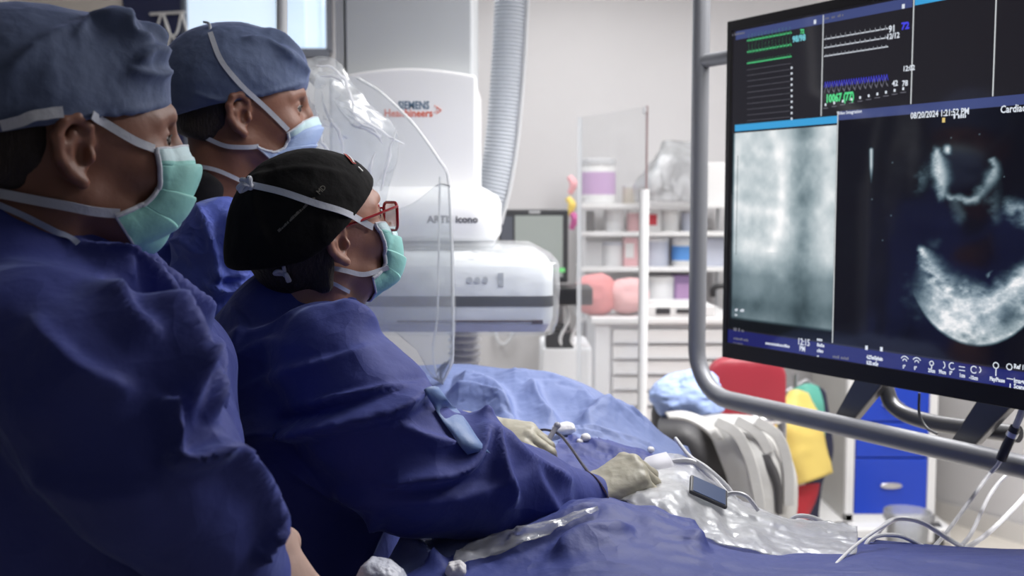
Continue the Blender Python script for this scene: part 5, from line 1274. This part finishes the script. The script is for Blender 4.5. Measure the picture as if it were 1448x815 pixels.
hnd1 = hand_mesh([(25, 30, 20), (28, 35, 22), (30, 38, 25), (34, 40, 28)], P(366, 765, 1.05), P(425, 850, 1.08) - P(372, 762, 1.05), (.55, -.55, .6), 1, 1.05)
bd1 = coarse_body(C1, lat1, hip1, [([C1 - lat1*.17 + np.array([0, 0, -.11]), P(215, 665, .97), P(366, 800, 1.03)], [.05, .04, .028]), ([C1 + lat1*.17 + np.array([0, 0, -.11]), P(248, 520, 1.26), P(250, 690, 1.26)], [.05, .04, .028])], (C1[0]-.3, .85, 0), (-.2, 1.45, 1.6))
md1 = (prof_px(H1, [(260, 206), (274, 232), (278, 252), (268, 285), (252, 316), (215, 342), (184, 356)], -.015), prof_px(H1, [(213, 216), (221, 245), (223, 270), (200, 292), (162, 305)], -.062), [.052, .059, .063, .064, .062], .006)
p1, cap_1, mk_1, gown_1, tr1, gg1, body1 = person('left', 'man at far left in blue cap, green mask and dark blue gown, nearest the camera', H1, False, cap1, M_capb, M_mg, md1, gown1, M_gown, gf1, (.0035, 9), (hip1[0], hip1[1], 0), hair1, [hnd1], bd1)

# ------------------------------------------------------------------ man in the middle, behind
H2 = headM((423, 153), 15, 0, 0, 1.12, 1.90)
C2 = P(300, 262, 1.92); lat2 = np.array([-.30, .954, 0]); hip2 = np.array([C2[0]-.03, 1.93, 1.0])
def cap2(f):
    f.add(f.ell((-.016, 0, .054), (.112, .090, .094)), .01)
    f.add(f.ell((-.050, 0, .045), (.082, .082, .075)), .03); f.add(f.ell((.055, -.01, .085), (.035, .045, .035)), .03)
    f.cut(-rim_plane(f, H2, (279, 152), (446, 118)), .004)
    f.sub(f.ell((-.012, 0, .022), (.098, .078, .080)), .003)
def hair2(f):
    f.add(f.ell((-.014, 0, .030), (.100, .080, .088)), .01)
    f.chain([(-.070, -.03, -.03), (-.08, 0, -.05), (-.070, .03, -.03)], [.026, .026, .026], .03)
    f.cut(-sdf_plane(f, unit((.35, 0, 1)), -.060), .01)
    f.cut(sdf_plane(f, (1, 0, .0), -.028), .012)
def gown2():
    f = Field((C2[0]-.36, 1.64, .40), (C2[0]+.42, 2.30, C2[2]+.04), .0065)
    A = lambda x, y, Y: P(x, y, Y)
    f.add(f.cap(A(270, 365, 1.95), A(280, 520, 1.95), .125, .145), .06)
    f.add(f.cap(A(286, 274, 1.93), A(282, 325, 1.93), .084, .11), .05)
    f.add(f.cap(A(280, 520, 1.95), (hip2[0], hip2[1], .5), .14, .17), .08)
    f.chain([C2 - lat2*.16 + np.array([.01, 0, -.10]), A(300, 480, 1.76), A(390, 560, 1.86)], [.075, .065, .05], .03)
    f.chain([C2 + lat2*.15 + np.array([0, 0, -.10]), A(350, 480, 2.08), A(480, 560, 2.12)], [.075, .065, .05], .03)
    f.sub(f.cap(A(345, 205, 1.90), A(375, 245, 1.90), .045, .04), .01)
    return f.mesh(1)
gf2 = [([(215, 325), (240, 370), (250, 420)], .012, 5, 14), ([(280, 290), (300, 330), (310, 380), (305, 420)], .012, 4, 12), ([(320, 300), (335, 340), (365, 375)], .012, 4, 12), ([(290, 400), (320, 410), (345, 400)], .010, 4, 10), ([(300, 380), (325, 390), (350, 385)], .008, 4, 8), ([(215, 350), (260, 340), (290, 360)], .008, 4, 14), ([(255, 250), (240, 290), (205, 330)], .006, 5, 14)]
bd2 = coarse_body(C2, lat2, hip2, [([C2 - lat2*.15 + np.array([0, 0, -.10]), P(300, 480, 1.76), P(400, 565, 1.87)], [.045, .038, .026]), ([C2 + lat2*.14 + np.array([0, 0, -.10]), P(350, 480, 2.08), P(490, 562, 2.13)], [.045, .038, .026])], (C2[0]-.3, 1.6, 0), (C2[0]+.4, 2.3, C2[2]+.02))
md2 = (prof_px(H2, [(446, 165), (452, 182), (446, 205), (428, 222), (398, 240)], -.012), prof_px(H2, [(404, 184), (407, 198), (400, 212), (382, 216), (362, 208)], -.060), [.052, .059, .063, .064, .060], .005)
hnd2 = hand_mesh([(20, 25, 18)]*4, P(405, 568, 1.88), (.9, .1, -.4), (.3, -.2, .9), -1, 1.0, h=.0028)
hnd2b = hand_mesh([(20, 25, 18)]*4, P(492, 564, 2.13), (.9, .1, -.4), (.3, -.2, .9), 1, 1.0, h=.0028)
p2, cap_2, mk_2, gown_2, tr2, gg2, body2 = person('middle', 'man behind the others in blue cap, pale blue mask and blue gown', H2, False, cap2, M_capb, M_mb, md2, gown2, M_gown2, gf2, (.006, 12), (hip2[0], hip2[1], 0), hair2, [hnd2, hnd2b], bd2)

# ------------------------------------------------------------------ woman with red glasses
H3 = headM((534, 303), 34, 15, 0, .95, 1.46)
C3_ = P(420, 432, 1.46); lat3 = np.array([-.34, .94, 0]); hip3 = np.array([C3_[0]-.07, 1.44, .90])
def cap3(f):
    f.add(f.ell((-.010, 0, .044), (.108, .090, .085)), .01)
    f.add(f.ell((-.070, 0, -.012), (.070, .072, .066)), .045)
    f.add(f.ell((-.035, 0, .0), (.06, .082, .062)), .03)
    for s in (-1, 1): f.add(f.ell((-.010, s*.076, .014), (.034, .020, .034)), .015)
    f.cut(-rim_plane(f, H3, (380, 384), (450, 368)), .015)
    f.cut(-rim_plane(f, H3, (537, 268), (455, 352)), .004)     # front rim runs forehead -> ear -> nape
    f.sub(f.ell((-.012, 0, .020), (.098, .078, .090)), .003)
def hair3(f):
    f.add(f.ell((-.020, 0, .025), (.094, .080, .092)), .01)
    f.add(f.ell((-.055, 0, -.030), (.040, .050, .035)), .03)
    f.chain([(-.02, -.068, -.02), (-.035, -.062, -.06)], [.012, .014], .02)
    f.cut(sdf_plane(f, unit((1, 0, -.25)), -.012), .01); f.cut(-(f.Z + 0*f.X + 0*f.Y + .066), .01)
def gown3():
    f = Field((-.56, 1.14, .42), (.20, 1.74, 1.46), .005)
    A = lambda x, y, Y: P(x, y, Y)
    f.add(f.cap(A(410, 520, 1.47), A(425, 640, 1.45), .118, .130), .06)
    f.add(f.cap(A(415, 448, 1.46), A(410, 480, 1.46), .072, .095), .04)
    f.add(f.cap(A(425, 640, 1.45), A(405, 860, 1.45), .128, .145), .08)
    f.add(f.cap(A(405, 860, 1.45), (hip3[0], hip3[1], .5), .145, .160), .08)
    f.chain([A(470, 520, 1.36), A(520, 592, 1.33), A(586, 662, 1.33), A(668, 680, 1.36), A(740, 697, 1.40), A(832, 706, 1.455)], [.076, .080, .078, .068, .054, .035], .03)
    f.add(f.cap(A(668, 655, 1.37), A(690, 580, 1.36), .05, .008), .03)
    
    f.chain([C3_ + lat3*.14 + np.array([.02, 0, -.08]), A(545, 600, 1.62), A(668, 618, 1.66)], [.072, .055, .034], .03)
    return f.mesh(1)
gf3 = [([(612, 547), (560, 580), (480, 602), (400, 615), (330, 622)], .016, 9, 22), ([(600, 535), (540, 555), (450, 580), (380, 600)], -.010, 16, 10),
       ([(430, 575), (500, 560), (560, 548), (600, 545)], .008, 6, 16), ([(320, 480), (380, 470), (450, 440), (500, 445)], .006, 7, 20), ([(470, 430), (510, 450), (545, 462)], .010, 6, 12),
       ([(300, 530), (350, 500), (410, 485)], .006, 8, 22), ([(330, 560), (400, 530), (480, 510), (540, 490)], .005, 8, 22),
       ([(545, 470), (575, 500), (612, 545)], .010, 5, 10),
       ([(688, 594), (662, 657), (600, 676), (530, 684)], .012, 8, 14), ([(692, 596), (704, 650), (724, 712)], .011, 7, 16), ([(696, 600), (742, 650), (808, 684)], .008, 8, 10), ([(742, 655), (770, 700), (790, 730)], .005, 8, 20),
       ([(500, 690), (570, 705), (650, 700), (720, 680)], .007, 8, 24), ([(545, 712), (520, 770), (505, 815)], .008, 8, 14), ([(400, 655), (470, 690), (545, 712)], .008, 9, 18),
       ([(560, 600), (600, 620), (670, 640)], .007, 7, 16), ([(330, 425), (345, 470), (320, 520)], .006, 6, 18)]
wrist3 = P(822, 706, 1.45)
hand3 = hand_mesh([(52, 55, 30), (58, 58, 32), (62, 60, 34), (66, 60, 36)], P(830, 704, 1.455), P(880, 674, 1.48) - P(832, 704, 1.455), (-.45, -.45, .75), 1, .98, thumb=(-.01, -.02, -.01))
handL = hand_mesh([(30, 40, 25), (34, 44, 28), (38, 46, 30), (42, 48, 30)], P(684, 607, 1.69), P(744, 616, 1.66) - P(684, 607, 1.69), (-.2, -.3, .9), -1, .9, h=.0024)
bd3 = coarse_body(C3_, lat3, hip3, [([C3_ - lat3*.13 + np.array([0, 0, -.09]), P(600, 650, 1.34), P(835, 700, 1.455)], [.045, .036, .024]), ([C3_ + lat3*.13 + np.array([0, 0, -.09]), P(545, 600, 1.62), P(680, 614, 1.67)], [.045, .036, .022])], (-.56, 1.2, 0), (.2, 1.8, 1.43))
md3 = (prof_px(H3, [(548, 322), (559, 342), (564, 366), (557, 394), (538, 410), (518, 418)], -.012), prof_px(H3, [(521, 320), (536, 342), (544, 366), (541, 382), (524, 392)], -.056), [.048, .054, .058, .058, .054], .008)
p3, cap_3, mk_3, gown_3, tr3, gg3, body3 = person('woman', 'woman in black cap, red glasses and green mask reaching a gloved hand over the drape', H3, True, cap3, M_capk, M_mg, md3, gown3, M_gown, gf3, (.0040, 9), (hip3[0], hip3[1], 0), hair3, [hand3, handL], bd3, skin=M_skin2)
# gloves (a skin over the hands)
v, F = hnd1; n = normals(v, F)
raw('glove', v + n*.0013, F, mat('tan_glove', (.52, .36, .30), .5, bump=.12, bscale=60, sss=.05), p1, ang=0, label='thin tan glove')
for nm, (v, F) in (('glove', hand3), ('glove', handL)):
    n = normals(v, F); raw(nm, v + n*.0013 + n*(fbm(v[:, 0]*60, v[:, 1]*60, v[:, 2]*60, 8, 3, True)*.0008)[:, None], F, M_glove, p3, ang=0, label='thin beige latex glove')
cuffp = cat_rom([P(812, 706, 1.45), P(828, 705, 1.452), P(842, 697, 1.46)], 14)
obj('glove_cuff', MB().tube(cuffp, [.030 + .0022*math.sin(i*1.7) + .004*math.sin(i*.5) for i in range(len(cuffp))], 28), M_glove, p3, label='wrinkled beige glove cuff')
# glasses
rimz = .0125
gl = MB(); lens = MB()
for s in (-1, 1):
    R_ = [(.101 + z_*.25 - .06*(abs(y_*s)-.031)*(1 if abs(y_) > .031 else .3), y_, z_) for y_, z_ in [(s*.031 + a, .008 + b) for a, b in rrect(-.0225, .0225, -.022, .017, .009, 5)]]
    gl.tube(xf(R_, H3), .0021, 8, closed=True)
    lens.add(xf([tuple(np.array(q)) for q in R_], H3), [tuple(range(len(R_)))])
    gl.tube(xf(cat_rom([(.105, s*.0535, .019), (.094, s*.0665, .021), (.05, s*.073, .019), (.0, s*.078, .017)], 6), H3), .0019, 8)
gl.tube(xf(cat_rom([(.1045, -.0085, .014), (.107, 0, .017), (.1045, .0085, .014)], 5), H3), .0017, 8)
g_ = obj('glasses', gl, M_red, p3, label='red framed glasses'); obj('lens', lens, M_lens, g_, smooth=False)
# tapes laid over caps and cheeks
def tape(parts, pts, w, parent, nm='mask_tie', off=.003, m=M_tie, n=6, lab='white tie tape'):
    PP, NN = onto(bvh(parts), pts, off, n); return obj(nm, MB().ribbon(PP, NN, w, .0012), m, parent, label=lab)
tape(tr1, [(216, 212), (190, 200), (160, 182), (128, 163)], .0085, mk_1); tape(tr1[:2], [(88, 158), (60, 163), (30, 170), (2, 176)], .0105, mk_1); tape(tr1, [(168, 302), (135, 298), (80, 288), (35, 280), (2, 273)], .0095, mk_1)
tape(tr2, [(407, 184), (375, 152), (340, 120), (312, 85), (298, 48)], .0085, mk_2); tape(tr2, [(365, 207), (345, 208), (318, 206), (288, 192), (278, 185)], .0075, mk_2)
tape(tr3, [(525, 322), (490, 303), (450, 290), (400, 273), (352, 262)], .0088, mk_3); tape(tr3, [(548, 378), (515, 388), (488, 383), (462, 378)], .0065, mk_3)
# knot on the black cap, ties at the nape
def knot(x, y, Y, s, parent, seed):
    c_ = P(x, y, Y); mb = MB(); rr = random.Random(seed)
    for i in range(4):
        a = rr.uniform(0, 6.28); e = c_ + np.array([math.cos(a)*s*1.5, -.004, math.sin(a)*s]); m_ = (c_ + e)/2 + np.array([0, -.007, s*.5])
        mb.tube(cat_rom([c_, m_, e, c_], 6), s*.28, 7)
    mb.ball(c_, s*.5, 8); obj('tie_knot', mb, M_tie, parent, label='white tape knot')
hh = bvh(tr3[1:2]).ray_cast(Vector(CAMP), Vector(ray(356, 264)).normalized())[0]
knot(354, 264, hh[1]-.004 if hh else 1.38, .010, mk_3, 3); knot(404, 388, 1.37, .009, mk_3, 6)
# curly tape end above the middle man's cap
obj('tie_end', MB().tube(cat_rom([P(298, 48, 1.84), P(296, 34, 1.85), P(288, 31, 1.86)], 8), [.003, .002], 8), M_tie, mk_2)
obj('tie_end', MB().tube(cat_rom([P(262, 88, 1.98), P(270, 75, 1.97), P(286, 55, 1.95), P(289, 42, 1.94)], 8), [.005, .002], 8), M_tie, mk_2)
for a, b, c_ in (((268, 132), (258, 128), (252, 125)), ((270, 138), (260, 139), (254, 136))): obj('cap_tie', MB().tube(cat_rom([P(*a, 1.93), P(*b, 1.91), P(*c_, 1.9)], 5), .003, 8), mat('dark_cap_tie', (.03, .04, .09), .7), cap_2)
# writing and small emblem on the black cap
M_ltr = mat('pale_cap_lettering', (.12, .11, .09), .6); M_emb = mat('red_emblem', (.45, .05, .04), .6); M_embw = mat('white_emblem', (.6, .6, .6), .6)
t3 = bvh(tr3[1:2])
PP, NN = onto(t3, [(394, 330), (420, 305), (448, 279)], .0015, 30)
mb = MB(); rr = random.Random(5)
for i in range(2, len(PP)-3, 1):
    if rr.random() < .25: continue
    t_ = unit(PP[i+1]-PP[i-1]); up = unit(np.cross(NN[i], t_)); hgt = rr.choice((.0022, .003, .0036)); w_ = .0008
    mb.add([PP[i] - t_*w_, PP[i] + t_*w_, PP[i] + t_*w_ + up*hgt, PP[i] - t_*w_ + up*hgt], [(0, 1, 2, 3)])
if len(mb.f): obj('cap_lettering', mb, M_ltr, cap_3, smooth=False)
PP, NN = onto(t3, [(451, 277), (457, 271), (464, 264)], .002, 4); t_ = unit(PP[-1]-PP[0]); nn = unit(NN[4] - t_*(NN[4] @ t_)); Mx = np.eye(4); Mx[:3, 0] = t_; Mx[:3, 2] = nn; Mx[:3, 1] = np.cross(nn, t_); Mx[:3, 3] = PP[0] + nn*.0012
text('cap_lettering', 'MD', .0095, M_ltr, Mx, cap_3)
for pts, m, w in (([(488, 220), (494, 226), (500, 233)], M_emb, .007), ([(491, 222), (496, 227), (499, 232)], M_embw, .003), ([(505, 238), (508, 241), (511, 244)], M_embw, .003)):
    PP, NN = onto(t3, pts, .0016 if m is M_emb else .0026, 5); obj('cap_emblem', MB().ribbon(PP, NN, w, .0006), m, cap_3)
# gown collars and tie bands
tape([gg1] + tr1[:1], [(0, 290), (40, 308), (80, 328), (112, 346)], .006, gown_1, 'collar_binding', .002, mat('pale_blue_binding', (.30, .34, .48), .7), lab='pale collar binding')
tape([gg2] + tr2[:1], [(282, 236), (310, 242), (340, 256), (362, 272)], .007, gown_2, 'collar_tie', .006, lab='white collar tie')
tape([gg3] + tr3[:1], [(440, 392), (470, 400), (492, 413)], .005, gown_3, 'collar_binding', .002, mat('pale_blue_binding', (.30, .34, .48), .7), lab='pale collar binding')
# undershirt collars
f = Field((-.12, -.13, -.25), (.10, .13, -.08), .004); f.chain([(-.055, 0, -.09), (-.04, 0, -.20)], [.064, .060], .02); f.cut(sdf_plane(f, unit((.55, 0, 1)), -.105), .01); v, F = f.mesh(2)
raw('undershirt', xf(v, H2), F, M_shirt, p2, ang=0, label='black undershirt collar')
f = Field((-.12, -.13, -.25), (.10, .13, -.06), .004); f.chain([(-.045, 0, -.10), (-.05, 0, -.20)], [.061, .07], .02); f.cut(sdf_plane(f, unit((-.3, 0, 1)), -.085), .01); v, F = f.mesh(2)
raw('neck_collar', xf(v, H3), F, mat('mottled_collar', (.06, .04, .03), .8, var=.9, vscale=70), p3, ang=0, label='dark mottled collar')
# catheter from her glove into the site
ctd = cat_rom([P(838, 676, 1.50), P(822, 655, 1.56), P(806, 632, 1.62), P(790, 614, 1.67), P(770, 608, 1.70), P(757, 612, 1.72), P(750, 618, 1.74)], 8)
o = obj('catheter', MB().tube(ctd, .0022, 8), M_cath); tag(o, 'thin dark catheter arching from the gloved hand to the patient', 'catheter')
o = obj('sheath_tube', MB().tube([P(765, 640, 1.66), P(788, 602, 1.68)], .0042, 10).ball(P(788, 602, 1.68), .0058, 8), M_sheath); tag(o, 'short grey sheath standing up from the drape beside the catheter', 'tube')
# ================================================================== clear hanging shield with plastic cover
YH = 2.12
M_sh = film('shield_acrylic', haze=.12, rough=.03, fres=.85, bump=.0)
M_edge = film('shield_edge', (.95, .96, .98), haze=.65, rough=.2, fres=.6)
out = [(446, 100), (470, 101), (505, 110), (535, 128), (562, 152), (585, 176), (605, 203), (622, 228), (633, 248), (637, 300), (640, 400), (640, 498), (636, 520), (624, 543), (606, 525), (590, 495), (560, 470), (500, 460), (440, 455)]
shp = np.array([P(a, b, YH) for a, b in out])
sh = thing('radiation_shield', 'clear acrylic shield with curved top edge hanging beside the woman', 'shield', P(590, 300, YH))
def poly_slab(pts, th): a = pts + np.array([0, th/2, 0]); b = pts - np.array([0, th/2, 0]); return MB().loft([b, a])
obj('pane', poly_slab(shp, .008), M_sh, sh, smooth=False)
obj('edge_rim', MB().tube(cat_rom([P(a, b, YH) for a, b in out[2:14]], 5), .0032, 8), M_edge, sh)
obj('second_edge', MB().tube(cat_rom([P(622, 250, YH+.02), P(620, 380, YH+.02), P(618, 450, YH+.02), P(612, 500, YH+.02), P(622, 543, YH+.01)], 6), .0022, 8), M_edge, sh)
# support arm of the shield reaching the ceiling (hidden behind the caps)
obj('support_arm', MB().tube([P(452, 118, YH+.05), P(452, 60, YH+.12) + np.array([-.1, .1, 0]), (P(452, 60, YH+.12)[0]-.1, YH+.3, CEIL-.01)], .012, 12), M_lgrey, sh)
M_cr = film('crumpled_film', haze=.16, rough=.3, fres=.5, bump=.4, bscale=10, glint=.0)
rows = [[(432, 84, 2.08), (455, 82, 2.08), (476, 92, 2.08), (492, 112, 2.08)], [(436, 120, 2.04), (458, 128, 2.04), (482, 140, 2.04), (520, 150, 2.08)], [(440, 175, 2.06), (470, 180, 2.04), (505, 190, 2.04), (560, 196, 2.09)], [(445, 240, 2.08), (480, 250, 2.07), (520, 270, 2.08), (545, 290, 2.10)], [(450, 340, 2.10), (485, 350, 2.09), (525, 360, 2.09), (545, 380, 2.10)]]
G = crumple(sheet_pts(rows, 16, 16), .014, 9, 51)
obj('plastic_cover', MB().grid(G), M_cr, sh, solid=.0008, ang=0, label='crumpled clear plastic draped from the shield')
M_wl = film('white_film_crease', (.95, .96, .98), haze=.75, rough=.3, fres=.5)
for pts in ([(446, 92), (470, 96), (490, 118), (500, 150), (498, 165)], [(452, 110), (475, 108), (488, 122)], [(478, 150), (500, 160), (535, 182), (571, 206)], [(486, 160), (520, 178), (540, 196)], [(470, 140), (488, 165), (505, 178), (520, 172)], [(500, 176), (530, 190), (541, 203)], [(530, 215), (524, 240), (520, 262)], [(455, 130), (462, 160), (480, 190), (486, 230)], [(446, 150), (452, 190), (470, 230)], [(560, 185), (548, 230), (540, 270)]):
    q_ = cat_rom([P(a_, b_, 2.03) for a_, b_ in pts], 10); q_ = q_ + np.stack([fbm(q_[:, 0]*60, q_[:, 2]*60, k_*7.0, 5, 2)*.004 for k_ in range(3)], 1)
    w_ = np.sin(np.linspace(.15, 3.0, len(q_)))
    obj('film_crease', MB().tube(q_, .0032*w_ + .0006, 6), M_wl, sh)
rows = [[(540, 300, 2.10), (580, 290, 2.10), (618, 262, 2.10), (636, 262, 2.10)], [(520, 400, 2.09), (570, 395, 2.08), (618, 390, 2.08), (642, 390, 2.10)], [(520, 460, 2.09), (570, 470, 2.08), (615, 470, 2.08), (642, 480, 2.1)], [(560, 500, 2.09), (590, 520, 2.08), (612, 535, 2.08), (626, 545, 2.1)]]
G = crumple(sheet_pts(rows, 14, 14), .008, 7, 57)
obj('lower_cover', MB().grid(G), film('thin_cover_film', haze=.12, rough=.1, fres=.9, bump=.6, bscale=12), sh, solid=.0006, ang=0)
# blue translucent flap fixed to the shield foot and falling over her sleeve
gt = bvh([gg3]); ca_, cb_ = [onto(gt, l_, .004, 8, 1.3)[0] for l_ in ([(598, 556), (626, 602), (660, 645)], [(620, 548), (652, 592), (690, 642)])]
k_ = min(len(ca_), len(cb_)); G = np.array([ca_[:k_]*(1-t_) + cb_[:k_]*t_ + np.array([0, -.006, .004])*math.sin(math.pi*t_) for t_ in np.linspace(0, 1, 7)]).transpose(1, 0, 2)
o = raw('drape_flap', G.reshape(-1, 3), MB().grid(G).f, mat('steel_blue_flap', (.16, .25, .48), .5, alpha=.85, bump=.2), solid=.0012, ang=0); tag(o, 'steel blue cloth flap lying over the woman\'s upper sleeve', 'flap')
# crumpled plastic below her sleeve, and the white ball at the bottom
rws = [onto(dtree, l_, .016, 10, 1.3)[0] for l_ in ([(640, 822), (700, 797), (770, 768), (840, 730)], [(640, 805), (698, 782), (768, 757), (838, 726)], [(648, 790), (700, 770), (768, 749), (838, 723)])]
G = np.array(rws).transpose(1, 0, 2); G = crumple(np.array([cat_lin(g_, 16) for g_ in G]).transpose(1, 0, 2), .007, 38, 71)
o = raw('plastic_sheet', G.reshape(-1, 3), MB().grid(G).f, film('sheet_film', haze=.25, rough=.25, fres=.7, bump=.5, bscale=20, glint=.0), solid=.0008, ang=0); tag(o, 'narrow crinkled clear plastic strip lying below the woman\'s sleeve', 'plastic')
blob('plastic_wad', 'white wad of crumpled plastic at the bottom edge beneath the sleeve', 'plastic wad', P(540, 822, 1.12), (.021, .02, .02), mat('milky_plastic', (.5, .52, .6), .35, bump=.6, bscale=60), .011, 24, 4, n=40)
blob('tissue_tuft', 'small white tuft at the bottom edge left of the clear strip', 'tissue', P(646, 806, 1.20), (.011, .009, .009), M_gz, .007, 45, 6, n=26)
# ------------------------------------------------------------------ groups of like things
GR = {'ceiling light': 'ceiling light panels', 'cord': 'pale cords around the drape edge', 'apron': 'lead aprons hanging behind the display', 'strap': 'pale straps over the grey apron',
      'box': 'boxes on the shelf rack', 'tub': 'tubs on the shelf rack', 'bottle': 'bottles on the shelf rack', 'cloth': 'pink cloth bundles on the supply cart', 'person': 'people in surgical gowns', 'drape': 'blue drapes over the table'}
for o in list(bpy.data.objects):
    if o.parent is None and o.get('category') in GR and not o.get('group'): o['group'] = GR[o['category']]
